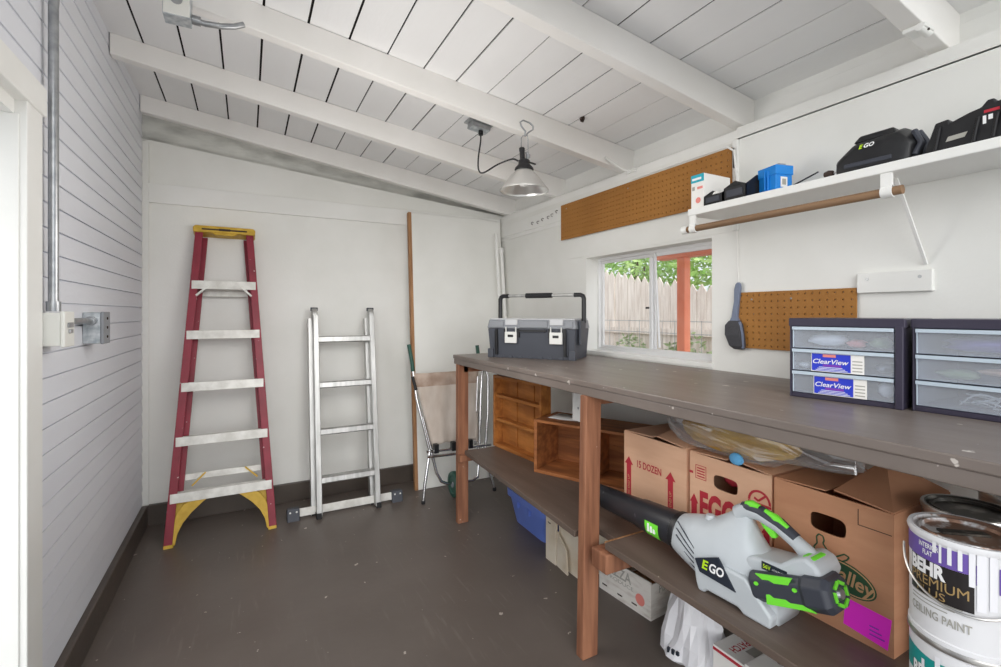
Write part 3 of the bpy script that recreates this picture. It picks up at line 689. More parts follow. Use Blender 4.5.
text('EGGS', .082, (.041, -.001, .128), F, Uz, 'redink', b2, bold=.045, width=.165)
b = MB(); y = -.0008
b.box(.024, .066, y, -.0002, .250, .252); b.box(.024, .066, y, -.0002, .294, .296); b.box(.024, .026, y, -.0002, .250, .296); b.box(.064, .066, y, -.0002, .250, .296)
for q in range(4): b.box(.030, .06, y, -.0002, .257+.009*q, .261+.009*q)
b.build('stamp_print', 'redink', b2)
b = MB()
for k in range(12):
    a0, a1 = PI*k/12, PI*(k+1)/12
    b.prism([(.25+.036*math.cos(a0), y, .245+.036*math.sin(a0)), (.25+.036*math.cos(a1), y, .245+.036*math.sin(a1)), (.25+.029*math.cos(a1), y, .245+.029*math.sin(a1)), (.25+.029*math.cos(a0), y, .245+.029*math.sin(a0))], (0, .0005, 0))
b.box(.214, .286, y, -.0002, .236, .243); b.bar((.234, y, .255), (.247, y, .249), .0012, .006); b.bar((.247, y, .249), (.268, y, .268), .0012, .006); b.box(.22, .28, y, -.0002, .227, .231)
b.build('seal_print', 'redink', b2)
b = MB(); b.box(-.0006, .014, y, -.0002, .262, .27); b.build('stripe_print', 'redink', b2)
# produce box emblem: oval plaque with lettering and a plain bird-like sprig above
b = MB(); n = 36; cx, cz, rx, rz_ = .185, .140, .066, .038; rot = -.20
def ov(a, kx, kz):
    x, z = kx*math.cos(a), kz*math.sin(a); return (cx+x*math.cos(rot)-z*math.sin(rot), y, cz+x*math.sin(rot)+z*math.cos(rot))
b.prism([ov(2*PI*k/n, rx, rz_) for k in range(n)], (0, .0005, 0)); pl = b.build('emblem', 'greenink', b3)
b = MB()
for k in range(n): 
    a0, a1 = 2*PI*k/n, 2*PI*(k+1)/n
    p = [ov(a0, rx*.95, rz_*.92), ov(a1, rx*.95, rz_*.92), ov(a1, rx*.91, rz_*.85), ov(a0, rx*.91, rz_*.85)]
    b.prism([(q[0], y-.0006, q[2]) for q in p], (0, .0005, 0))
b.build('emblem_ring', 'tanink', pl)
text('Valley', .034, (cx-.047*math.cos(rot), y-.0007, cz-.012-.047*math.sin(rot)), (math.cos(rot), 0, math.sin(rot)), (-math.sin(rot), 0, math.cos(rot)), 'tanink', pl, bold=.02, width=.105)
b = MB()
def outl(pts, wd=.0035):
    for i in range(len(pts)): 
        p, q = pts[i], pts[(i+1) % len(pts)]; b.bar((p[0], y, p[1]), (q[0], y, q[1]), .0006, wd, (0, 0, 1))
b.mi = 1
b.prism([(.128, y+.0002, .185), (.185, y+.0002, .165), (.19, y+.0002, .14), (.12, y+.0002, .15)], (0, .0004, 0))
b.mi = 0
outl([(px_-.004, pz_-.022) for px_, pz_ in [(.118, .238), (.124, .247), (.134, .245), (.137, .235), (.134, .226), (.142, .216), (.152, .200), (.166, .206), (.184, .220), (.195, .217), (.190, .208), (.180, .200), (.177, .188), (.168, .180), (.15, .176), (.13, .184), (.114, .196), (.112, .21), (.120, .222)]])
b.build('emblem_outline', ['greenink', 'greenink'], b3)
b = MB(); b.prism([(.178, y, .024), (.272, y, .013), (.280, y, .088), (.183, y, .092)], (0, .0005, 0)); sh = b.build('magenta_sheet', 'magenta', b3)
b = MB()
for q in range(3): b.box(.235, .266-.006*q, y-.0006, y, .030+.010*q, .0325+.010*q)
b.build('sheet_print', 'violet_label', sh)
b = MB(); b.box(.210, .2115, y, 0, .284, .323); b.box(.210, .28, y, 0, .284, .2855); b.build('panel_print', 'darkink', b3)
# dark content behind the hand hole
for (lab, loc, m_) in (('dark red fruit-print item seen through the hand hole of the EGGS box', (1.40, .995, ZS+.27), 'redink'),):
    o = lump('red_bundle', lab, 'bundle', (0, 0, 0), (.03, .05, .03), m_, 11); o.location = loc

# ------------------------------------------------------------------ clear plastic bag with yellow foam
t = thing('clear_bag', 'clear plastic bag of yellow foam squeezed between egg boxes and worktop', 'bag', (1.40, 1.0, .79))
rnd = random.Random(4)
b = MB(); rings = []
n = 44
prof = [(-.27, .03, .05, .14), (-.24, .05, .06, .11), (-.20, .085, .075, .085), (-.14, .11, .078, .078), (-.07, .12, .078, .078), (0, .12, .076, .076), (.07, .12, .074, .074), (.14, .115, .068, .068), (.20, .10, .055, .055), (.26, .085, .042, .042), (.31, .06, .034, .034), (.35, .03, .03, .036)]
for (yy, rx, rz_, zc_) in prof:
    ring = []
    for k in range(n):
        a = 2*PI*k/n; w_ = 1+.05*math.sin(6*a+yy*30)+rnd.uniform(-.075, .075)
        x, z = rx*math.cos(a)*w_, rz_*math.sin(a)*w_
        ring.append((x, -yy+rnd.uniform(-.008, .008), max(.005 if yy < .15 else .045, min(z+zc_+(.02 if yy > .15 else 0), .178))))
    rings.append(ring)
b.loft(rings); b.build('film', 'film', t)
def foldlump(name, label, cat, loc, s_, m_, seed, amp):
    rnd = random.Random(seed); b = MB(); n, k = 48, 26; rings = []
    W = [(rnd.uniform(3, 8), rnd.uniform(2, 7), rnd.uniform(0, 6), rnd.uniform(.4, 1)) for _ in range(6)]
    for j in range(1, k):
        th = PI*j/k; ring = []
        for i in range(n):
            ph = 2*PI*i/n; d = V((math.sin(th)*math.cos(ph), math.cos(th), math.sin(th)*math.sin(ph)))
            q = 1+amp*sum(w_*abs(math.sin(f*d.y*1.6+g*d.x+h+math.sin(d.z*g))) for f, g, h, w_ in W)/3-amp
            ring.append((d.x*s_[0]*q, d.y*s_[1]*q, d.z*s_[2]*q))
        rings.append(ring)
    b.loft(rings); o = b.build(name, m_, None, smooth='all'); o.location = loc; return tag(o, label, cat)
foldlump('foam_bundle', 'yellow foam bundle inside the clear plastic bag', 'foam', (1.375, .985, .862), (.085, .20, .062), 'sponge', 21, .28)
foldlump('blue_cloth', 'small light blue cloth in the clear bag beside the foam', 'cloth', (1.297, .925, .812), (.010, .022, .018), 'bluecloth', 22, .2)

# ------------------------------------------------------------------ leaf blower
t = thing('leaf_blower', 'grey and lime cordless leaf blower with black tube lying on the lower shelf', 'blower', (1.235, .98, ZS), -PI/2+.06)
b = MB()
def circ(x, cz, ry, rz_, n=24, cy=0): return [(x, cy+ry*math.cos(2*PI*k/n), cz+rz_*math.sin(2*PI*k/n)) for k in range(n)]
b.loft([circ(-.49, .100, .037, .037), circ(-.48, .100, .039, .039), circ(-.26, .104, .046, .046), circ(-.25, .104, .050, .050), circ(-.10, .104, .057, .057), circ(-.085, .104, .058, .058), circ(-.06, .104, .055, .055)]); tb = b.build('tube', 'tube', t, smooth=True)
b = MB()
prof = []
for x in (-.195, -.138):
    r = .0505+.007*(x+.25)/.15
    prof.append([(x, -(r+.001)*math.cos(a), .104+(r+.001)*math.sin(a)) for a in [-.75+.12*i for i in range(9)]])
vs = [[b.bm.verts.new(p) for p in r_] for r_ in prof]
for i in range(8): b.face([vs[0][i], vs[0][i+1], vs[1][i+1], vs[1][i]])
sk = b.build('sticker', 'green', tb)
b = MB(); 
for q in range(3): b.box(-.182+.012*q, -.175+.012*q, -.0565, -.050, .084, .110-.006*q)
b.build('sticker_print', 'pwhite', sk)
b = MB(); b.lathe([(.058, -.10), (.0615, -.097), (.0615, -.082), (.058, -.078)], (0, 0, .104), 'x', 28); b.build('collar', 'black', tb, smooth=True)
# body: lofted superellipse sections
def sect(x, zb, zt_, hw_, et, eb, n=32):
    cz = zb+(zt_-zb)*.42; out = []
    for k in range(n):
        a = 2*PI*k/n; c_, s_ = math.cos(a), math.sin(a); e = et if s_ > 0 else eb
        yy = hw_*abs(c_)**(2/e)*(1 if c_ > 0 else -1); zz = (zt_-cz if s_ > 0 else cz-zb)*abs(s_)**(2/e)*(1 if s_ > 0 else -1)
        out.append((x, yy, cz+zz))
    return out
b = MB()
b.loft([sect(-.085, .044, .163, .059, 2, 2), sect(-.075, .040, .167, .063, 2, 2), sect(-.05, .032, .175, .069, 2.1, 2.1), sect(-.03, .027, .181, .073, 2.1, 2.2), sect(-.01, .022, .187, .076, 2.1, 2.4), sect(.03, .012, .196, .079, 2, 3),
        sect(.06, .004, .216, .078, 1.8, 5), sect(.085, .0, .234, .076, 1.6, 6), sect(.11, .0, .246, .072, 1.45, 6), sect(.138, .0, .244, .070, 1.4, 6), sect(.15, .0, .205, .068, 1.8, 6), sect(.17, .0, .168, .066, 2.4, 6), sect(.195, .0, .150, .064, 3, 6), sect(.215, .0, .140, .06, 3, 6), sect(.24, .0, .05, .055, 4, 6)])
hb = b.build('housing', 'bl_grey', t, smooth='all')
b = MB(); b.prism([(p, -.0815, z) for p, z in ((.010, .080), (.020, .022), (.028, 0), (.046, 0), (.056, .012), (.150, .012), (.165, 0), (.236, 0), (.241, .03), (.20, .07), (.17, .10), (.10, .105), (.04, .10))], (0, .163, 0)); b.build('base_skirt', 'bl_grey', hb, bevel=.007, seg=3, smooth=True)
# intake ribs near the nozzle, front bump, skirt feet
b = MB()
for i in range(5):
    z = .070+.016*i; b.tube([(-.060, -.0655*(1-.03*(i-2)**2), z+.012+.004*i), (-.02, -.0745*(1-.02*(i-2)**2), z), (.012, -.0785*(1-.012*(i-2)**2), z-.014-.002*i)], .0019, 6)
b.build('vent_ribs', 'bl_dark', hb)
b = MB(); b.lathe([(0, .014), (.012, .012), (.016, 0)], (.02, -.01, .188), 'z', 14); b.build('screw_boss', 'bl_grey', hb, smooth=True)
# rear carrier above the battery
b = MB(); b.prism([(.155, -.058, .105), (.155, -.058, .145), (.175, -.058, .155), (.245, -.058, .165), (.275, -.058, .192), (.305, -.058, .208), (.33, -.058, .200), (.345, -.058, .175), (.335, -.058, .145), (.25, -.058, .122)], (0, .108, 0)); rc = b.build('battery_carrier', 'bl_grey', t, bevel=.010, seg=3, smooth=True)
b = MB(); b.box(.202, .266, -.0592, -.0575, .136, .156); p_ = b.build('voltage_plate', 'navy', rc)
text('56V', .010, (.206, -.0598, .141), F, Uz, 'lime', p_, bold=.02, width=.02); text('LITHIUM-ION', .005, (.230, -.0598, .143), F, Uz, 'pwhite', p_, width=.03)
b = MB(); b.box(.293, .322, -.043, .02, .186, .206); b.build('release_button', 'green', rc, bevel=.005)
# handle
hp = [(.105, 0, .232), (.125, 0, .250), (.165, 0, .252), (.215, 0, .238), (.262, 0, .212), (.295, 0, .190)]
b = MB(); b.tube(hp, [.024, .021, .019, .018, .018, .022], 14); hd = b.build('handle', 'bl_grey', t, smooth=True)
b = MB(); b.tube([(.118, 0, .254), (.135, 0, .259), (.17, 0, .2565), (.217, 0, .243), (.258, 0, .2195)], [.016, .019, .0185, .018, .0165], 14); b.build('soft_grip', 'bl_dark', hd, smooth=True)
b = MB(); b.tube([(.128, -.004, .268), (.145, -.004, .272), (.165, -.004, .270)], [.009, .012, .009], 10); b.tube([(.18, -.004, .2655), (.21, -.004, .256), (.24, -.004, .241)], [.008, .012, .008], 10); b.build('grip_inserts', 'green', hd, smooth=True)
b = MB(); b.prism([(.165, -.008, .238), (.208, -.008, .222), (.212, -.008, .205), (.20, -.008, .2), (.175, -.008, .222)], (0, .016, 0)); b.build('trigger', 'green', hd, bevel=.004)
# battery
b = MB()
def octa(x, cy, cz, hy, hz, c): return [(x, cy-hy, cz-hz+c), (x, cy-hy, cz+hz-c), (x, cy-hy+c, cz+hz), (x, cy+hy-c, cz+hz), (x, cy+hy, cz+hz-c), (x, cy+hy, cz-hz+c), (x, cy+hy-c, cz-hz), (x, cy-hy+c, cz-hz)]
b.loft([octa(.150, -.012, .082, .050, .040, .016), octa(.158, -.012, .082, .058, .046, .018), octa(.285, -.012, .085, .058, .046, .018), octa(.295, -.012, .087, .063, .050, .022), octa(.340, -.012, .087, .063, .050, .024), octa(.352, -.012, .087, .050, .040, .02)])
bt = b.build('battery', 'bl_dark', t, bevel=.004)
b = MB(); yb_ = -.0705
b.prism([(.178, yb_, .128), (.275, yb_, .130), (.265, yb_, .115), (.262, yb_, .108), (.225, yb_, .106), (.212, yb_, .113), (.195, yb_, .112)], (0, .008, 0))
b.prism([(.19, yb_, .040), (.285, yb_, .044), (.315, yb_-.004, .044), (.285, yb_, .060), (.255, yb_, .058), (.245, yb_, .066), (.215, yb_, .064), (.205, yb_, .072), (.195, yb_, .07)], (0, .008, 0))
b.build('battery_stripe', 'green', bt, bevel=.0015)
b = MB()
for x in (.176, .275): b.lathe([(0, -.0725), (.006, -.0725), (.006, -.068)], (x, 0, .098), 'y', 12)
b.build('battery_dots', 'green', bt)
b = MB()
for k in range(6):
    a0 = PI/6+PI/3*k+.12; a1 = PI/6+PI/3*(k+1)-.12; r0, r1 = .037, .027
    b.prism([(.3525, -.012+r0*math.cos(a0), .087+r0*math.sin(a0)), (.3525, -.012+r0*math.cos(a1), .087+r0*math.sin(a1)), (.3525, -.012+r1*math.cos(a1), .087+r1*math.sin(a1)), (.3525, -.012+r1*math.cos(a0), .087+r1*math.sin(a0))], (.004, 0, 0))
b.build('charge_ring', 'green', bt)
b = MB(); b.lathe([(0, .358), (.013, .358), (.017, .352)], (0, -.012, .087), 'x', 18); b.build('charge_button', 'steel', bt)
pv = V((.155, -.012, .082))
for q in [bt]+list(bt.children):
    for v in q.data.vertices:
        v.co -= pv; v.co.y *= .86; v.co.z *= .80
bt.location = (.186, -.034, .086); bt.rotation_euler = (0, -math.radians(17), 0)
# logo plate on the near flank
b = MB(); pts = [(-.055, .068), (.020, .082), (.075, .004), (.062, .006), (-.005, .018), (-.03, .028)]
pts = [(.020, .090), (.094, .124), (.146, .052), (.036, .058)]
b.prism([(p, -.0855, z) for p, z in pts], (0, .006, 0)); lp = b.build('logo_plate', 'navy', t, bevel=.001)
text('E', .025, (.044, -.0862, .074), (1, 0, .0), (0, 0, 1), 'lime', lp, bold=.03, width=.022, italic=.2); text('GO', .025, (.068, -.0862, .074), (1, 0, .0), (0, 0, 1), 'pwhite', lp, bold=.03, width=.045, italic=.2)

# ------------------------------------------------------------------ paint cans
def can(name, label, loc, R_, H_, bodymat, rz=0, lid='lidrust', bail=True):
    t = thing(name, label, 'paint can', loc, rz)
    b = MB(); b.lathe([(R_-.004, 0), (R_+.002, .0), (R_+.002, .008), (R_, .01), (R_, H_-.012), (R_+.002, H_-.010), (R_+.002, H_), (R_-.004, H_)], n=48); b.lathe([(0, .004), (R_-.003, .004)], n=48)
    b.build('can_body', bodymat, t, smooth=True)
    b = MB(); b.lathe([(R_+.0025, H_-.009), (R_+.0035, H_-.004), (R_+.002, H_+.001), (R_-.005, H_+.001), (R_-.009, H_-.006), (R_-.013, H_-.006), (R_-.015, H_-.001), (R_-.019, H_-.001), (R_-.022, H_-.007), (0, H_-.007)], n=48)
    b.mi = 0; b.build('lid', lid, t, smooth=True)
    b = MB(); b.lathe([(R_+.0025, H_-.009), (R_+.0038, H_-.004), (R_+.002, H_+.0015), (R_-.004, H_+.0015)], n=48); b.build('rim', 'canwhite' if lid == 'lidrust' else 'canmetal', t, smooth=True)
    return t
def wrapf(R_, a0, dz): return lambda x, y: V((R_*math.cos(a0+x/R_), R_*math.sin(a0+x/R_), y+dz))
def patch(t, R_, a0, a1, z0, z1, m, name, n=24, top=None):
    b = MB(); vs = []
    for i in range(n+1):
        a = a0+(a1-a0)*i/n; zt_ = z1 if top is None else top(i/n); zb_ = z0 if not callable(z0) else z0(i/n)
        vs.append((b.bm.verts.new((R_*math.cos(a), R_*math.sin(a), zb_)), b.bm.verts.new((R_*math.cos(a), R_*math.sin(a), zt_))))
    for i in range(n): b.face([vs[i][0], vs[i+1][0], vs[i+1][1], vs[i][1]])
    return b.build(name, m, t, smooth='all')
R_ = .083; H_ = .194; cxy = (1.205, .378)
view = math.atan2(-cxy[1], -cxy[0])      # direction from the can to the camera
aL = view-1.15                            # left side of the label as the camera sees it
def label_a(s): return aL+s/R_
t1 = can('paint_can', 'lower paint can with teal label under the stack on the lower shelf', (cxy[0], cxy[1], ZS), R_, H_, 'canwhite', lid='canmetal')
patch(t1, R_+.0006, label_a(-.02), label_a(.20), .115, .175, 'teal', 'label_band', top=lambda f: .158+.02*abs(f-.3))
patch(t1, R_+.0009, label_a(.005), label_a(.07), .085, .135, 'canblack', 'label_field')
text('BEHR', .024, (0, 0, 0), F, Uz, 'pwhite', t1, bold=.04, width=.055, warp=wrapf(R_+.0014, label_a(.008), .112)); text('PREMIUM', .014, (0, 0, 0), F, Uz, 'gold', t1, width=.055, warp=wrapf(R_+.0014, label_a(.01), .092))
for (s, w_, z0, z1) in ((.052, .008, .05, .17), (.07, .006, .08, .16), (.1, .007, .09, .165), (.125, .005, .1, .17), (.028, .006, .09, .15)):
    patch(t1, R_+.0017, label_a(s), label_a(s+w_), z0, z1, 'drip', 'paint_drip', n=4)
t2 = can('paint_can', 'upper paint can with purple ceiling paint label and white drips', (cxy[0], cxy[1], ZS+H_+.002), R_, H_, 'canwhite')
patch(t2, R_+.0006, label_a(-.03), label_a(.105), .145, .180, 'purple', 'label_band')
patch(t2, R_+.0009, label_a(.0), label_a(.105), .078, .145, 'canblack', 'label_field')
text('INTERIOR', .009, (0, 0, 0), F, Uz, 'pwhite', t2, bold=.02, width=.036, warp=wrapf(R_+.0014, label_a(.022), .167)); text('FLAT', .009, (0, 0, 0), F, Uz, 'pwhite', t2, bold=.02, width=.018, warp=wrapf(R_+.0014, label_a(.03), .154))
text('BEHR', .024, (0, 0, 0), F, Uz, 'pwhite', t2, bold=.05, width=.066, warp=wrapf(R_+.0014, label_a(.003), .119)); text('PREMIUM', .018, (0, 0, 0), F, Uz, 'gold', t2, width=.096, warp=wrapf(R_+.0014, label_a(.004), .0985))
text('PLUS', .014, (0, 0, 0), F, Uz, 'gold', t2, width=.05, warp=wrapf(R_+.0014, label_a(.018), .081))
text('CEILING PAINT', .015, (0, 0, 0), F, Uz, 'greyprint', t2, width=.10, bold=.015, warp=wrapf(R_+.0014, label_a(.004), .040))
for q in range(3): patch(t2, R_+.001, label_a(.004), label_a(.07+.01*q), .062+.007*q, .064+.007*q, 'greyprint', 'small_print', n=10)
for (s, w_, z0) in ((.048, .006, .165), (.058, .004, .150), (.07, .006, .152), (.084, .006, .148), (.098, .008, .125), (.108, .012, .085), (.124, .010, .09)):
    patch(t2, R_+.0018, label_a(s), label_a(s+w_), z0, .186, 'drip', 'paint_drip', n=4)
for s, z0, z1 in ((.106, .13, .165), (.136, .12, .165), (.15, .11, .16)): patch(t2, R_+.0012, label_a(s+.001), label_a(s+.005), z0, z1, 'purple', 'label_streak', n=4)
b = MB(); P = []
for k in range(25):
    a = view-1.57+PI*k/24; tt = (k/24-.5)*2
    P.append(((R_+.008)*math.cos(a), (R_+.008)*math.sin(a), .145-.07*(1-tt*tt)))
b.tube(P, .0022, 6); b.build('bail_handle', 'canmetal', t2, smooth=True)
b = MB(); b.bar((-.03, .03, H_-.0045), (.03, -.02, H_-.0045), .018, .004); b.build('lid_smear', 'liddark', t2)
can('paint_can', 'unlabelled metal paint can standing behind the drip-covered can', (1.445, .447, ZS), R_, .362, 'canmetal', lid='liddark')
can('paint_can', 'dark-lidded paint can at right frame edge behind the others', (1.62, .40, ZS), R_, .375, 'canmetal', lid='black')

# ------------------------------------------------------------------ wooden trays and crates on the lower shelf
t = thing('wooden_tray', 'orange wooden slatted tray standing on edge at far end of lower shelf', 'tray', (1.335, 2.60, .438), -PI/2+.10, 0)
b = MB(); Wt, Ht, Dt = .47, .435, .07
b.box(0, .018, 0, Dt, 0, Ht); b.box(Wt-.018, Wt, 0, Dt, 0, Ht); b.box(.018, Wt-.018, 0, Dt, 0, .02); b.box(.018, Wt-.018, 0, Dt, Ht-.018, Ht); b.build('tray_frame', 'crate', t, bevel=.002)
b = MB()
for i in range(5): b.box(.018+.081*i+.002, .018+.081*(i+1)-.002, Dt-.012-(i % 2)*.006, Dt-.004, .02, Ht-.018)
b.build('tray_back', 'crate', t)
for z in (.155, .30):
    b = MB(); b.box(.018, Wt-.018, .01, .052, z, z+.018); b.build('divider', 'crate', t, bevel=.001)
t.rotation_euler = (0, 0, -PI/2+.10)
t = thing('wooden_crate', 'dark wooden box lying open on its side beside the near post', 'crate', (1.295, 2.065, .438), -math.atan2(.27, .11)+.06)
Wc, Hc, Dc = .60, .27, .235
b = MB(); b.box(0, Wc, 0, Dc, 0, .016); b.box(0, Wc, 0, Dc, Hc-.014, Hc); b.box(0, .018, 0, Dc, .016, Hc-.014); b.box(Wc-.018, Wc, 0, Dc, .016, Hc-.014); b.build('crate_frame', 'crate_dark', t, bevel=.002)
b = MB(); b.box(.018, Wc-.018, Dc-.014, Dc-.002, .016, .14); b.box(.018, Wc-.018, Dc-.014, Dc-.002, .142, Hc-.014); b.build('crate_back', 'crate_dark', t)
b = MB(); b.box(.30, .316, .004, Dc-.014, .016, Hc-.014); b.build('divider', 'crate_dark', t)
ct = t
o = thing('paper_sheet', 'curled white paper sheet lying on top of the dark wooden crate', 'paper', (1.36, 2.03, .709), -math.atan2(.27, .11)+.2)
b = MB(); vs = []
for i in range(11):
    f = i/10; vs.append((b.bm.verts.new((.2*f, 0, .002+.010*f**3+.006*(1-f)**3)), b.bm.verts.new((.2*f+.01, .13, .002+.012*f**3+.004*(1-f)**3))))
for i in range(10): b.face([vs[i][0], vs[i+1][0], vs[i+1][1], vs[i][1]])
b.build('sheet', 'paper', o, smooth='all', solid=.002)

# ------------------------------------------------------------------ things under the lower shelf
t = thing('storage_bin', 'blue plastic storage bin on the floor under the lower shelf', 'bin', (1.40, 2.535, 0), -PI/2-.02)
b = MB(); Wb, Db, Hb = .42, .36, .195
def rr(w0, w1, d0, d1, z, r=.05, n=4):
    out = []
    for (cx_, cy_, a0) in ((w1-r, d1-r, 0), (w0+r, d1-r, PI/2), (w0+r, d0+r, PI), (w1-r, d0+r, 3*PI/2)):
        for k in range(n+1): a = a0+PI/2*k/n; out.append((cx_+r*math.cos(a), cy_+r*math.sin(a), z))
    return out
e = .03
b.loft([rr(e, Wb-e, e, Db-e, 0), rr(0, Wb, 0, Db, Hb-.04), rr(-.012, Wb+.012, -.012, Db+.012, Hb-.04), rr(-.014, Wb+.014, -.014, Db+.014, Hb), rr(.004, Wb-.004, .004, Db-.004, Hb), rr(.01, Wb-.01, .01, Db-.01, Hb-.03), rr(e+.006, Wb-e-.006, e+.006, Db-e-.006, .006)])
b.build('bin_body', 'bluebin', t, smooth=True)
b = MB()
for x in (Wb*.35, Wb*.65): b.box(x-.006, x+.006, -.014, .0, Hb-.075, Hb-.03)
b.build('rim_ribs', 'bluebin', t)
t = thing('flattened_carton', 'worn white folded carton standing beside the blue bin', 'carton', (1.345, 2.03, 0), -PI/2+.03)
b = MB(); b.box(0, .085, 0, .012, 0, .325); b.box(.085, .25, .02, .30, .0, .31); b.build('carton_body', 'kraftwhite', t, bevel=.001)
b = MB(); b.hexa([(.09, .004, .0), (.185, -.006, .0), (.185, .002, 0), (.09, .012, 0), (.09, .004, .17), (.18, -.01, .115), (.18, -.002, .115), (.09, .012, .17)]); b.build('flap', 'kraftwhite', t)
b = MB(); b.hexa([(.0, -.02, .25), (.085, -.012, .24), (.085, -.008, .24), (0, -.016, .25), (0, -.002, .33), (.085, -.002, .33), (.085, .002, .33), (0, .002, .33)]); b.build('flap', 'paper', t)
b = MB()
for (x, z) in ((.02, .19), (.028, .188), (.036, .189)): b.box(x, x+.006, -.0008, 0, z, z+.006)
for (x, z) in ((.15, .24), (.158, .235), (.165, .238), (.235, .2), (.236, .185)): b.box(x, x+.005, .019, .0198, z, z+.012)
b.build('handwriting', 'darkink', t)
# low printed carton tray
t = thing('open_carton', 'open low white printed carton tray on the floor right of the near post', 'carton', (1.418, 1.70, 0), -PI/2+.09)
Wp, Dp, Hp = .29, .30, .155
b = MB(); b.box(0, Wp, 0, .005, 0, Hp); b.box(0, Wp, Dp-.005, Dp, 0, Hp); b.box(0, .005, .005, Dp-.005, 0, Hp); b.box(Wp-.005, Wp, .005, Dp-.005, 0, Hp-.01); b.box(.005, Wp-.005, .005, Dp-.005, 0, .005); b.build('carton_body', 'pizza', t)
b = MB(); b.box(.0055, Wp-.0055, .0055, .0075, .006, Hp-.004); b.box(.0055, Wp-.0055, .0055, Dp-.006, .005, .007); b.box(Wp-.0075, Wp-.0055, .008, Dp-.006, .006, Hp-.014); b.build('carton_lining', 'card_in', t)
text('PIAZZA', .042, (.018, -.0008, .098), F, Uz, 'greyprint', t, bold=.02, width=.17)
text('PRODUCE', .016, (.05, -.0008, .075), F, Uz, 'greyprint', t, width=.15)
text('PIAZZA', .03, (Wp+.0008, .05, .10), (0, 1, 0), Uz, 'greyprint', t, bold=.02, width=.14)
b = MB(); b.lathe([(0, -.0008), (.024, -.0008)], (.235, 0, .06), 'y', 20); b.build('round_print', 'salmon', t)
b = MB()
for (x, z) in ((.02, .025), (.11, .022), (.19, .024)): b.box(x, x+.028, -.0008, 0, z, z+.006)
b.build('slot_print', 'darkink', t)
# white post-like block behind the bag
# white plastic bag
t = thing('plastic_bag', 'crumpled white plastic bag slumped on the floor under the blower', 'bag', (1.43, 1.195, 0), .0)
b = MB(); rings = []; rnd = random.Random(12)
for j, (z, rx, ry, ox, oy) in enumerate([(0, .075, .095, 0, 0), (.02, .10, .115, 0, 0), (.08, .095, .11, .01, .0), (.15, .08, .095, .02, .01), (.21, .065, .07, .03, .02), (.26, .05, .05, .03, .035), (.285, .035, .035, .02, .045), (.30, .02, .03, .015, .05)]):
    ring = []
    for k in range(26):
        a = 2*PI*k/26; q = 1+.10*math.sin(5*a+z*18)+.06*math.sin(9*a-z*25)+rnd.uniform(-.05, .05)
        ring.append((ox+rx*q*math.cos(a), oy+ry*q*math.sin(a), z))
    rings.append(ring)
b.loft(rings); bg = b.build('bag_body', 'bagwhite', t)
b = MB(); b.tube([(-.02, .03, .285), (-.035, .02, .30), (-.02, -.015, .295), (.01, -.02, .28)], .005, 8); b.build('bag_knot', 'bagwhite', t, smooth=True)
b = MB()
for i, s in enumerate((0, .02, .04)): b.box(-.098, -.09, .02-s, .03-s, .03+.008*i, .05+.004*i)
b.build('bag_print', 'navy', t)
t = thing('patch_box', 'white carton with red stripe printed PATCH on the floor under blower', 'box', (1.375, 1.066, 0), -PI/2)
b = MB(); b.box(0, .115, 0, .26, 0, .145); b.build('carton_body', 'paper', t, bevel=.001)
b = MB(); b.box(0, .115, -.0008, 0, .128, .138); b.build('stripe_print', 'redink', t); 
text('300 PATCH', .026, (.040, .150, .1455), (0, -1, 0), (1, 0, 0), 'redink', t, bold=.02, width=.125)
b = MB(); b.box(.075, .108, .06, .15, .1452, .1458); b.build('picture_print', 'greyprint', t)
b = MB(); b.box(.004, .10, .165, .25, .1452, .1458); b.build('picture_print', 'card_in', t)
t = thing('white_box', 'white lidded carton with blue-edged label beside the red-striped carton', 'box', (1.365, .945, 0), -PI/2)
b = MB(); b.box(0, .20, 0, .26, 0, .16); b.build('carton_body', 'paper', t, bevel=.001)
b = MB(); b.box(.004, .1, -.0008, 0, .13, .152); lb = b.build('label', 'blue_label', t); b = MB(); b.box(.01, .096, -.0014, -.0008, .134, .148); b.build('label_field', 'inner', lb)
b = MB(); b.lathe([(0, .0006), (.008, .0006), (.008, 0)], (.05, .1, .16), 'z', 10); b.lathe([(0, .0006), (.006, .0006), (.006, 0)], (.1, .12, .16), 'z', 10); b.build('lid_holes', 'darkink', t)
t = thing('white_leg_block', 'pale wooden block standing behind the white plastic bag', 'block', (1.55, 1.33, 0))
b = MB(); b.box(0, .05, 0, .05, 0, .30); b.build('block', 'kraftwhite', t, bevel=.003)
b = MB(); b.box(-.002, .052, -.002, .052, .28, .302); b.build('block_cap', 'kraftwhite', t)

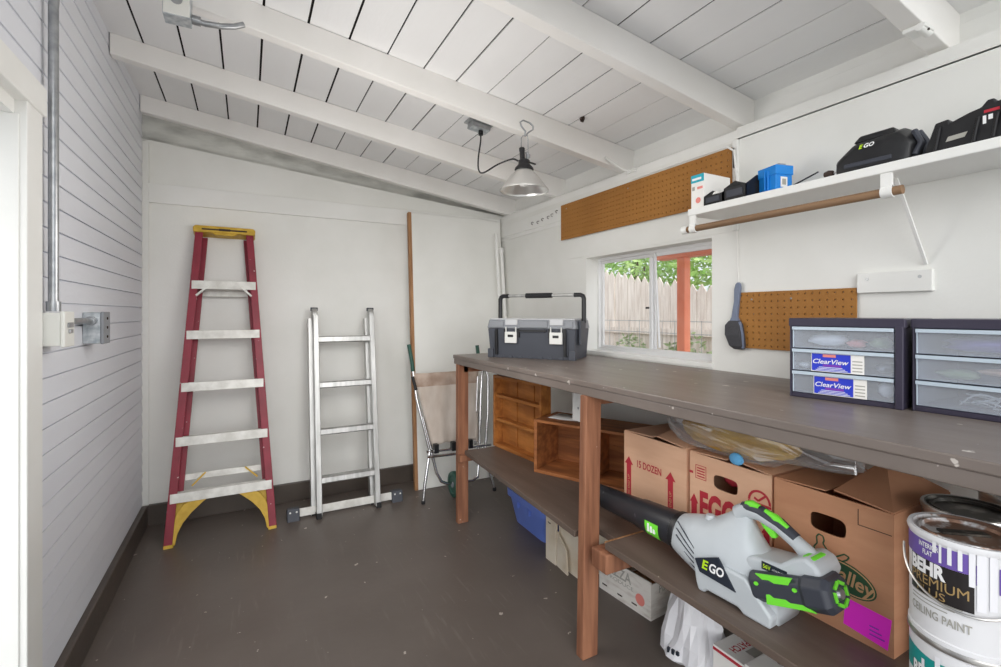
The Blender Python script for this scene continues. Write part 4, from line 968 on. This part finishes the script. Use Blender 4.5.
# ------------------------------------------------------------------ wall shelf, its rod and what stands on it
SX, SZ0, SZ1 = 1.60, 1.650, 1.678
t = thing('wall_shelf', 'white wall shelf on braced brackets high on the right wall', 'shelf', (XR, 1.40, SZ0))
def W3(b):
    for v in b.bm.verts: v.co -= V((XR, 1.40, SZ0))
    return b
b = MB(); b.box(SX, XR-.001, Y0, 1.362, SZ0, SZ1); W3(b).build('shelf_board', 'white2', t, bevel=.003)
for yb_ in (1.342, .675):
    b = MB(); b.box(SX+.004, SX+.012, yb_-.014, yb_+.014, SZ0-.045, SZ0)
    P = [(SX+.015+.024*math.cos(a), yb_-.014, 1.597+.024*math.sin(a)) for a in [PI*.55+PI*1.0*k/10 for k in range(11)]]
    rings = []
    for k in range(13):
        a = PI*.45+PI*1.15*k/12
        rings.append([(SX+.015+r*math.cos(a), yy, 1.597+r*math.sin(a)) for r, yy in ((.0135, yb_-.014), (.0175, yb_-.014), (.0175, yb_+.014), (.0135, yb_+.014))])
    b.loft(rings); W3(b).build('bracket_hook', 'white2', t, smooth=True)
    if yb_ < 1:
        b = MB(); b.bar((SX+.06, yb_, SZ0-.006), (XR-.006, yb_-.01, 1.40), .010, .006); W3(b).build('brace', 'white2', t, bevel=.001)
t = thing('wooden_rod', 'long brown wooden rod hanging in hooks under wall shelf', 'rod', (SX+.015, 1.385, 1.597))
b = MB(); b.tube([(0, -.01, 0), (0, -.745, .0)], .0128, 18); b.build('rod', 'rod', t, smooth=True)
b = MB(); b.tube([(0, -.012, 0), (0, .012, 0)], .0165, 16); b.build('end_cap', 'white2', t, smooth=True)
zS = SZ1+.0005
t = thing('small_carton', 'small white carton with teal top panel at the left end of wall shelf', 'box', (1.612, 1.354, zS), -PI/2+.0)
b = MB(); b.box(0, .062, 0, .16, 0, .135); b.build('carton_body', 'paper', t, bevel=.001)
b = MB(); b.box(0, .062, -.0008, 0, .104, .135); tp = b.build('teal_panel', 'tealp', t); text('SOFTECH', .010, (.006, -.0014, .114), F, Uz, 'pwhite', tp, bold=.02, width=.045)
tp.children[0].name = 'panel_print'
bpy.data.objects.remove(tp.children[0])
b = MB(); b.box(.006, .05, -.0014, -.0008, .113, .122); b.build('panel_print', 'pwhite', tp)
b = MB(); b.lathe([(0, -.001), (.012, -.001)], (.035, 0, .03), 'y', 18); b.build('round_print', 'salmon', t)
b = MB(); b.box(.03, .056, -.001, 0, .075, .085); b.build('bar_print', 'salmon', t)
b = MB(); b.box(.006, .018, -.001, 0, .073, .088); b.build('corner_print', 'greyprint', t)
# black parts bins
def parts_bin(label, loc, rz, w, d, h):
    t = thing('parts_bin', label, 'bin', loc, rz, group='black parts bins on the wall shelf')
    b = MB(); th = .003
    b.box(0, w, 0, th, 0, h*.55); b.box(0, w, d-th, d, 0, h)
    for x in (0, w-th): b.prism([(x, 0, 0), (x, d, 0), (x, d, h), (x, d*.45, h), (x, 0, h*.55)], (th, 0, 0))
    b.box(0, w, 0, d, 0, th); b.build('bin_body', 'black', t)
    b = MB(); b.box(w*.15, w*.85, -.004, 0, h*.12, h*.42); b.build('label_slot', 'bl_dark', t); return t
pb1 = parts_bin('smaller black parts bin holding white bits, next to the teal carton', (1.606, 1.288, zS), -PI/2, .085, .11, .066)
b = parts_bin('larger black parts bin between the smaller bin and blue case', (1.606, 1.198, zS), -PI/2, .092, .14, .086)
o = lump('white_fitting', 'white plastic fitting in the smaller black parts bin', 'fitting', (0, 0, 0), (.02, .02, .016), 'paper', 31, .15); o.location = (1.64, 1.25, zS+.040)
t = thing('blue_case', 'bright blue plastic case with white label on wall shelf', 'case', (1.672, 1.100, zS), -PI/2-.25)
b = MB(); b.box(0, .078, 0, .070, 0, .068); b.box(-.003, .081, -.003, .073, .066, .100); b.box(.03, .036, -.008, .0, 0, .09); b.box(.045, .049, -.007, 0, 0, .085); b.build('case_body', 'blueplas', t, bevel=.003)
b = MB(); b.box(.0782, .0792, .02, .048, .022, .058); lb = b.build('label', 'paper', t); b = MB(); b.box(.0792, .0798, .026, .042, .030, .051); b.build('label_print', 'greyprint', lb)
b = MB(); b.box(.02, .06, .03, .06, .098, .112); b.build('case_latch', 'tb_lid', t)
t = thing('hand_tool', 'rust-orange handled tool wedged behind the blue case', 'tool', (1.775, 1.098, zS), .0)
b = MB(); b.bar((0, 0, .0), (.0, .008, .08), .018, .012); b.bar((0, .006, .08), (-.01, .035, .088), .012, .008); b.build('handle', 'rust', t, bevel=.003)
b = MB(); b.bar((0, .008, .078), (0, -.02, .10), .006, .006); b.build('shaft', 'steel', t)
t = thing('screwdriver', 'thin dark metal rod sticking out right of the blue case', 'tool', (1.765, 1.05, zS+.004))
b = MB(); b.tube([(0, 0, .03), (-.005, -.11, .062)], .0028, 8); b.build('shaft', 'black', t)
b = MB(); b.tube([(0, .0, .03), (.0, .012, .026)], .005, 8); b.tube([(0, .012, .0), (0, .012, .03)], .006, 8); b.build('handle', 'black', t)
# black battery charger
t = thing('battery_charger', 'black rounded battery charger with green and white lettering on wall shelf', 'charger', (1.606, .815, zS), -PI/2+.04)
b = MB(); Wg, Dg = .200, .14
def sec(y, x0, x1, h, r): return [(x0, y, 0), (x1, y, 0), (x1+.004, y, h*.55), (x1-r, y, h), (x0+r*1.6, y, h*.93), (x0, y, h*.45)]
b.loft([sec(0, .012, Wg-.035, .070, .03), sec(.012, .004, Wg-.012, .086, .03), sec(.05, .0, Wg, .104, .035), sec(.10, .004, Wg, .108, .035), sec(Dg, .012, Wg-.01, .09, .03)]); cg_ = b.build('charger_body', 'black', t, bevel=.006, smooth=True)
b = MB(); b.box(.03, .15, -.002, .004, .012, .024); b.build('vent_slot', 'bl_dark', cg_, bevel=.002)
b = MB(); b.tube([(Wg-.004, .02, .012), (Wg+.006, .03, .045), (Wg-.012, .04, .085)], .008, 8); b.tube([(Wg-.002, .06, .012), (Wg+.008, .07, .05), (Wg-.014, .08, .09)], .008, 8); b.build('side_ribs', 'bl_dark', cg_, smooth=True)
text('E', .012, (.070, -.0035, .060), (1, 0, .04), (0, .25, 1), 'lime', cg_, bold=.03, width=.011, italic=.2); text('GO', .012, (.083, -.0035, .0605), (1, 0, .04), (0, .25, 1), 'pwhite', cg_, bold=.03, width=.026, italic=.2)
b = MB(); b.hexa([(.04, .03, .09), (.15, .03, .09), (.15, .10, .09), (.04, .10, .09), (.055, .04, .112), (.14, .04, .114), (.14, .09, .114), (.055, .09, .112)]); b.build('top_ridge', 'black', t, bevel=.006)
t = thing('cable_plug', 'small brown plug lying left of the black charger on wall shelf', 'plug', (1.625, .836, zS+.012))
b = MB(); b.lathe([(0, -.014), (.009, -.012), (.012, 0), (.009, .012), (0, .014)], (0, 0, 0), 'y', 14); b.build('plug_body', 'darkink', t, smooth=True)
b = MB(); b.tube([(0, -.012, 0), (.004, -.03, .004), (.01, -.034, -.004)], .002, 6); b.build('plug_ring', 'canmetal', t)
# black drill case at the frame edge
t = thing('tool_case', 'long black ribbed power tool case with orange end at right frame edge', 'case', (1.606, .590, zS), -PI/2)
b = MB()
b.prism([(p*.68, 0, z*.80) for p, z in ((0, 0), (.50, 0), (.50, .122), (.245, .118), (.242, .128), (.225, .128), (.22, .112), (.205, .110), (.20, .122), (.182, .122), (.165, .104), (.132, .098), (.078, .082), (.074, .096), (.034, .092))], (0, .13, 0))
for x in (.02, .095, .13): b.hexa([(x, -.006, .0), (x+.008, -.006, .0), (x+.008, 0, 0), (x, 0, 0), (x+.010, -.006, .06), (x+.018, -.006, .06), (x+.018, 0, .06), (x+.010, 0, .06)])
tc_ = b.build('case_body', 'black', t, bevel=.003)
b = MB(); b.box(.152, .30, -.010, -.001, .030, .078); b.build('orange_end', 'orange', t, bevel=.003)
b = MB(); b.prism([(.045, -.001, .018), (.082, -.001, .020), (.088, -.001, .032), (.050, -.001, .030)], (0, .001, 0)); b.build('label', 'greyprint', tc_)
b = MB(); b.box(.118, .146, -.001, 0, .066, .073); b.build('red_print', 'redink', tc_); b = MB(); b.box(.116, .122, -.001, 0, .040, .060); b.box(.126, .134, -.001, 0, .048, .060); b.build('white_print', 'pwhite', tc_)

# ------------------------------------------------------------------ brush hung on the wall
t = thing('hand_brush', 'blue-grey handled dust brush hanging on a string beside pegboard', 'brush', (XR-.004, 1.298, 1.10))
b = MB(); b.loft([[(-.006-th_, yy-w_, z), (-.006-th_, yy+w_, z), (-.006, yy+w_, z), (-.006, yy-w_, z)] for z, yy, w_, th_ in ((.115, .0, .022, .018), (.135, .0, .013, .016), (.20, -.008, .011, .014), (.25, -.012, .014, .014), (.272, -.014, .011, .012), (.28, -.014, .005, .01))])
b.build('handle', 'brush', t, bevel=.003)
b = MB(); b.loft([[(-.006-th_, yy-w_, z), (-.006-th_, yy+w_, z), (-.004, yy+w_, z), (-.004, yy-w_, z)] for z, yy, w_, th_ in ((.0, -.02, .018, .02), (.015, -.016, .03, .03), (.06, -.004, .036, .034), (.10, .0, .034, .03), (.12, .0, .022, .02))])
b.build('bristles', 'bristle', t, bevel=.004)
b = MB(); b.tube([(-.026, -.044, .006), (-.026, -.042, .06), (-.026, -.03, .115)], .006, 8); b.build('head_edge', 'brush', t)
b = MB(); b.tube([(-.008, -.014, .262), (-.004, -.006, .34), (-.004, -.004, .44), (-.004, .0, .53)], .0016, 6); b.build('string', 'paper', t)

# ------------------------------------------------------------------ clamp lamp, its ceiling box
t = thing('clamp_lamp', 'aluminium reflector clamp lamp hanging from a rafter by its wire hook', 'lamp', (1.165, 1.945, 1.845))
b = MB(); prof = [(.116, -.012), (.117, -.008), (.108, .004), (.085, .04), (.062, .072), (.042, .095), (.034, .108), (.033, .115)]
b.lathe(prof, n=36); b.build('reflector', 'reflout', t, smooth='all')
b = MB(); b.lathe([(r-.0015, h) for r, h in prof], n=36); b.build('reflector_lining', 'reflector', t, smooth='all')
b = MB(); b.lathe([(0, .012), (.02, .016), (.03, .035), (.026, .06), (.015, .085), (.014, .108)], n=20); b.build('bulb', 'bulb', t, smooth='all')
b = MB(); b.lathe([(.042, .097), (.046, .102), (.044, .112), (.03, .128), (.027, .135), (.027, .152), (.02, .158), (0, .158)], n=20); b.tube([(0, -.04, .132), (.05, -.02, .135)], .005, 8); b.build('socket', 'black', t, smooth=True)
b = MB(); b.bar((-.008, 0, .15), (-.012, 0, .215), .022, .018); b.lathe([(0, .0), (.013, .004), (.014, .024), (0, .03)], (-.012, 0, .195)); b.build('clamp_joint', 'black', t, bevel=.003)
b = MB(); b.tube([(.014, 0, .15), (.018, -.006, .175), (.012, -.004, .20)], .008, 8); b.lathe([(0, 0), (.011, .0), (.011, .016), (0, .016)], (.017, -.008, .168)); b.build('wing_nut', 'steel', t)
b = MB(); zh = .345
b.tube([(-.015, 0, .16), (-.016, 0, .27), (-.008, 0, .285), (.018, 0, .292), (.022, 0, .275), (.022, 0, .20), (.016, 0, .17)], .0024, 6)
b.tube([(.002, 0, .285), (.006, -.004, .31), (-.02, -.008, .332), (-.026, -.008, .352), (-.01, -.008, .366), (.026, -.008, .36), (.046, -.008, .345), (.046, -.006, .328), (.022, -.003, .308), (.006, 0, .286)], .0042, 8)
b.build('wire_hook', 'steel', t, smooth=True)
for q in t.children:
    if q.name.split('.')[0] in ('clamp_joint', 'wing_nut', 'wire_hook', 'socket', 'bulb', 'reflector', 'reflector_lining'):
        for v in q.data.vertices: v.co.z = v.co.z*.88
b = MB(); P = [(-.034, .0, .128), (-.05, .03, .142), (-.09, .10, .13), (-.12, .19, .11), (-.115, .26, .14), (-.09, .32, .22), (-.055, .365, .33), (-.05, .372, .38)]
Q = []
for i in range(len(P)-1):
    p0, p1, p2, p3 = [V(P[max(0, min(len(P)-1, i+j))]) for j in (-1, 0, 1, 2)]
    for s_ in range(6):
        u = s_/6; Q.append(.5*((2*p1)+(p2-p0)*u+(2*p0-5*p1+4*p2-p3)*u*u+(3*p1-p0-3*p2+p3)*u**3))
Q.append(V(P[-1])); b.tube(Q, .0042, 8); b.build('cord', 'black', t, smooth=True)
b = MB(); b.tube([(-.05, .372, .37), (-.05, .373, .405)], .013, 10); b.build('plug', 'black', t, smooth=True)
zb = zc(1.11)
t = thing('ceiling_outlet', 'grey metal outlet box on the ceiling boards above lamp cord', 'outlet box', (1.11, 2.32, zb), 0)
t.rotation_euler = (0, math.atan(.133), 0)
b = MB(); b.box(-.055, .055, -.03, .035, -.036, -.0005); b.build('box_body', 'steel', t, bevel=.003)
b = MB(); b.box(-.075, .065, -.042, .042, -.008, -.001); b.build('back_plate', 'steel', t, bevel=.001)
b = MB(); b.box(-.05, .05, -.034, .03, -.039, -.036); b.build('cover_plate', 'spangle', t)

# ------------------------------------------------------------------ left wall electrics
t = thing('switch_box', 'cream painted electrical switch box at the end of the left wall conduit', 'electrical box', (XL+.003, 1.868, 1.152))
b = MB(); b.box(.0, .050, 0, .085, 0, .100); b.build('box_body', 'cream', t, bevel=.003)
b = MB(); b.box(.050, .060, -.003, .088, -.004, .104); b.build('box_door', 'cream', t, bevel=.003)
b = MB(); b.box(.060, .066, .03, .055, .038, .05); b.box(.0605, .064, .02, .065, .055, .07); b.build('door_catch', 'steel', t, bevel=.001)
t = thing('outlet_box', 'square galvanized outlet box beside the cream switch box on left siding', 'electrical box', (XL+.003, 2.29, 1.136))
b = MB(); b.box(0, .052, 0, .095, .0, .118); b.build('box_body', 'spangle', t, bevel=.003)
b = MB(); b.box(.052, .062, -.002, .097, -.002, .120); b.build('cover_plate', 'tb_lid', t, bevel=.003)
for z in (.025, .06, .095):
    b = MB(); b.lathe([(0, .066), (.005, .065), (.005, .062)], (0, .05, z), 'x', 8); b.build('screw', 'darkink', t)
b = MB(); b.tube([(.026, -.33, .088), (.026, -.20, .088), (.027, -.06, .087), (.028, 0.002, .087)], .0105, 12); b.tube([(.028, -.03, .087), (.028, .002, .087)], .016, 12); b.build('connector', 'steel', t, smooth=True)
t = thing('conduit', 'grey steel conduit running up left siding and bending under the roof', 'conduit', (XL+.028, 1.900, 1.256))
b = MB(); zl = 1.0
P = [(0, 0, .004), (0, 0, .92), (.004, 0, .98), (.02, -.005, 1.03), (.05, -.01, 1.065), (.10, -.02, 1.085), (.20, -.03, 1.07), (.262, -.035, 1.055)]
b.tube(P, .0125, 14); b.build('pipe', 'steel', t, smooth=True)
b = MB(); b.tube([(0, 0, .0), (0, 0, .03)], .018, 12); b.build('coupling', 'steel', t, smooth=True)
t = thing('junction_box', 'white painted junction box with knockout on the rafter front at top left', 'junction box', (-.213, 1.940, 2.262))
b = MB(); b.box(-.04, .04, 0, .069, .0, .10); b.build('box_body', 'spangle', t, bevel=.003)
b = MB(); b.box(-.038, .038, -.003, 0, .002, .093); b.build('cover_plate', 'cream', t, bevel=.002)
b = MB(); b.lathe([(0, -.0045), (.013, -.0045), (.013, -.003)], (.0, 0, .055), 'y', 16); b.lathe([(.013, -.005), (.018, -.0055), (.018, -.003)], (0, 0, .055), 'y', 16); b.build('knockout', 'steel', t)
t = thing('conduit', 'short curved steel conduit leaving junction box towards the second rafter', 'conduit', (-.172, 1.985, 2.285))
b = MB(); b.tube([(0, 0, 0), (.04, 0, -.004), (.09, -.002, .0), (.13, .0, .012), (.16, .005, .03)], .010, 12); b.build('pipe', 'steel', t, smooth=True)
b = MB(); b.tube([(.0, 0, 0), (.026, 0, -.001)], .016, 12); b.build('coupling', 'steel', t, smooth=True)
# white cable by the second rafter end
t = thing('white_cable', 'white cable drooping from second rafter to the wall top above pegboard', 'cable', (1.80, 1.995, 2.06))
b = MB(); b.tube([(-.10, -.008, .03), (-.05, -.012, .005), (0, -.02, -.02), (.03, -.05, -.04), (.036, -.10, -.045)], .007, 8); b.build('cable', 'white2', t, smooth=True)
b = MB(); b.box(.024, .036, -.06, -.03, -.05, -.03); b.build('clip', 'white2', t)
t = thing('wall_cable', 'white cable running down wall corner beside long pegboard to brush', 'cable', (XR-.016, 1.305, 1.955))
b = MB(); b.tube([(.0, .60, .012), (0, .3, .012), (-.006, .03, .008), (-.006, -.005, -.02), (-.004, -.012, -.10), (.0, -.018, -.20), (.0, -.012, -.26)], .0045, 8); b.build('cable', 'white2', t, smooth=True)
b = MB(); b.box(-.006, .004, -.018, -.006, -.11, -.10); b.build('clip', 'white2', t)
# white cloth bit on the nearest rafter
t = thing('rafter_bracket', 'white painted bracket wrapped under nearest rafter at upper right', 'bracket', (1.70, .645, zr(1.70)))
b = MB(); b.box(-.03, .03, -.035, .02, -.014, -.001); b.tube([(-.03, -.02, -.01), (.03, -.02, -.014)], .012, 10); b.build('bracket_body', 'white2', t, bevel=.004)
b = MB(); b.box(-.006, .0, -.034, -.03, -.018, -.006); b.build('bracket_nail', 'darkink', t)

for y, z in ((2.905, 1.898), (2.83, 1.893), (2.77, 1.902), (2.70, 1.905), (2.655, 1.912), (2.60, 1.925)):
    t = thing('cup_hook', 'tiny dark cup hook in the row left of the long pegboard', 'hook', (XR-.0105, y, z), group='cup hooks left of the long pegboard')
    b = MB(); b.tube([(0, 0, .008), (-.012, 0, .008), (-.020, 0, .002), (-.020, -.004, -.008), (-.012, -.008, -.012)], .0022, 6); b.build('hook', 'darkink', t)
t = thing('brown_clip', 'small brown spring clip stuck in a ceiling board gap before the second rafter', 'clip', (1.475, 1.90, zc(1.475)-.001))
b = MB(); b.tube([(0, -.012, 0), (0, -.016, -.014), (.006, 0, -.02), (.004, .014, -.012), (0, .012, 0)], .004, 8); b.box(-.008, .008, -.008, .008, -.012, 0); b.build('clip_body', 'darkink', t)
# ------------------------------------------------------------------ outside the window
b = MB(); b.box(XR+.3, 12, -4, 14, -.35, -.30); st(b.build('ground', 'soil'))
t = thing('picket_fence', 'weathered grey wooden fence with pointed pickets outside the window', 'fence', (5.2, 5, -.30))
b = MB(); rnd = random.Random(3); y = -3.0
while y < 4.5:
    w_ = .135; h = 2.07+.174*(y-.0+.0)+rnd.uniform(-.03, .03); dx = rnd.uniform(-.008, .008)
    b.prism([(dx, y, 0), (dx, y+w_, 0), (dx, y+w_, h-.1), (dx, y+w_*.5, h), (dx, y, h-.1)], (.02, 0, 0)); y += w_+.008
b.build('pickets', 'fence', t)
b = MB(); b.box(-.045, -.005, -3, 4.5, 1.25, 1.34); b.build('rail', 'fence', t)
b = MB(); b.box(-.045, -.005, -3, 4.5, .35, .44); b.build('rail', 'fence', t)
t = thing('garden_mesh', 'thin wire garden mesh standing in front of the fence', 'wire mesh', (4.7, 5, -.30))
b = MB()
for z in (.5, .9, 1.3, 1.45): b.tube([(0, -2.6, z), (0, 3, z)], .004, 5)
for i in range(28): b.tube([(0, -2.6+.2*i, .0), (0, -2.6+.2*i, 1.46)], .003, 5)
b.build('wires', 'steel', t)
t = thing('porch_frame', 'orange painted porch post and beam outside the right pane', 'porch', (3.6, 3.11, -.30))
b = MB(); b.box(-.04, .04, -.045, .045, 0, 2.07); b.build('porch_post', 'porch', t, bevel=.006)
b = MB(); b.box(-.06, .06, -2.4, .30, 2.07, 2.24); b.build('porch_beam', 'porch', t, bevel=.004)
b = MB(); b.box(-1.0, .1, -2.4, .34, 2.24, 2.275); b.build('porch_roof', 'porch', t)
def leaves(b, c, r, n, size, seed):
    rnd = random.Random(seed)
    for _ in range(n):
        while True:
            p = V((rnd.uniform(-1, 1), rnd.uniform(-1, 1), rnd.uniform(-1, 1)))
            if p.length < 1: break
        p = V((c[0]+p.x*r[0], c[1]+p.y*r[1], c[2]+p.z*r[2]))
        d = V((rnd.gauss(0, 1), rnd.gauss(0, 1), rnd.gauss(0, .6))).normalized(); e = d.cross(V((rnd.gauss(0, 1), rnd.gauss(0, 1), rnd.gauss(0, 1)))).normalized()
        s_ = size*rnd.uniform(.6, 1.2)
        b.face([b.bm.verts.new(p-d*s_), b.bm.verts.new(p+e*s_*.4), b.bm.verts.new(p+d*s_), b.bm.verts.new(p-e*s_*.4)])
for i, (y, x, h, r, lab) in enumerate(((7.6, 7.4, 2.5, 1.25, 'leafy tree behind fence seen through the left pane'), (4.9, 7.2, 2.7, 1.2, 'leafy tree behind fence seen through the right pane'))):
    t = thing('tree', lab, 'tree', (x, y, -.30), 0, group=None)
    b = MB(); leaves(b, (0, 0, h), (r, r*1.05, r*.95), 4200, .075, 40+i); b.build('foliage', 'leaf', t)
    b = MB(); b.tube([(0, 0, 0), (.04, .03, 1.2), (0, .06, 2.4), (.05, 0, 3.2)], [.11, .09, .06, .02], 10); b.tube([(.02, .04, 1.8), (.3, .5, 2.6)], [.05, .02], 8); b.tube([(.02, .04, 1.7), (-.3, -.5, 2.5)], [.05, .02], 8); b.build('trunk', 'bark', t, smooth=True)
for i, (y, x, h, lab) in enumerate(((5.3, 5.0, .35, 'pale weed bush in front of fence at the left pane'), (4.25, 4.98, .38, 'pale weed bush in front of the fence left of orange post'), (3.3, 4.98, .3, 'pale weed bush in front of the fence right of orange post'))):
    t = thing('bush', lab, 'bush', (x, y, -.30))
    b = MB(); leaves(b, (0, 0, h+.45), (.13, .42, h+.12), 380, .05, 60+i); b.build('foliage', 'leaf2', t)
    b = MB()
    for k in range(5): b.tube([(0, -.1+.05*k, 0), (.03*(k-2), -.3+.15*k, h+.5)], [.01, .005], 6)
    b.build('stems', 'bark', t)

# ------------------------------------------------------------------ light
sc = bpy.context.scene
wd = bpy.data.worlds.new('world'); sc.world = wd; wd.use_nodes = True
N = wd.node_tree.nodes; L = wd.node_tree.links; bg = N['Background']
tc = N.new('ShaderNodeTexCoord'); sx = N.new('ShaderNodeSeparateXYZ'); L.new(tc.outputs['Generated'], sx.inputs[0])
rp = N.new('ShaderNodeValToRGB'); mr = N.new('ShaderNodeMapRange'); mr.inputs[1].default_value = -1; mr.inputs[2].default_value = 1
L.new(sx.outputs['Z'], mr.inputs[0]); L.new(mr.outputs[0], rp.inputs[0])
e = rp.color_ramp.elements; e[0].position = .46; e[0].color = (.63, .62, .60, 1); e[1].position = .54; e[1].color = (.87, .93, 1, 1)
L.new(rp.outputs[0], bg.inputs[0]); bg.inputs[1].default_value = .92
def sun(name, rot, strength, angle, color=(1, 1, 1)):
    l = bpy.data.lights.new(name, 'SUN'); l.energy = strength; l.angle = angle; l.color = color
    o = bpy.data.objects.new(name, l); col.objects.link(o); o.rotation_euler = rot; return o
def aim(v): return V(v).to_track_quat('-Z', 'Y').to_euler()
sun('hazy_sun', aim((.32, .85, -.16)), 2.6, math.radians(70), (1, .985, .96))
l = bpy.data.lights.new('fill_light', 'POINT'); l.energy = 14; l.shadow_soft_size = .3; l.color = (1, .965, .92)  # added soft fill with no lamp behind it, brightens the back of the shed
o = bpy.data.objects.new('fill_light', l); col.objects.link(o); o.location = (.45, 1.75, 1.5)
sc.cycles.diffuse_bounces = 10; sc.cycles.max_bounces = 14; sc.cycles.transparent_max_bounces = 24
sc.view_settings.view_transform = 'Standard'; sc.view_settings.look = 'None'; sc.view_settings.gamma = 1; sc.view_settings.use_curve_mapping = False
sc.view_settings.exposure = .40
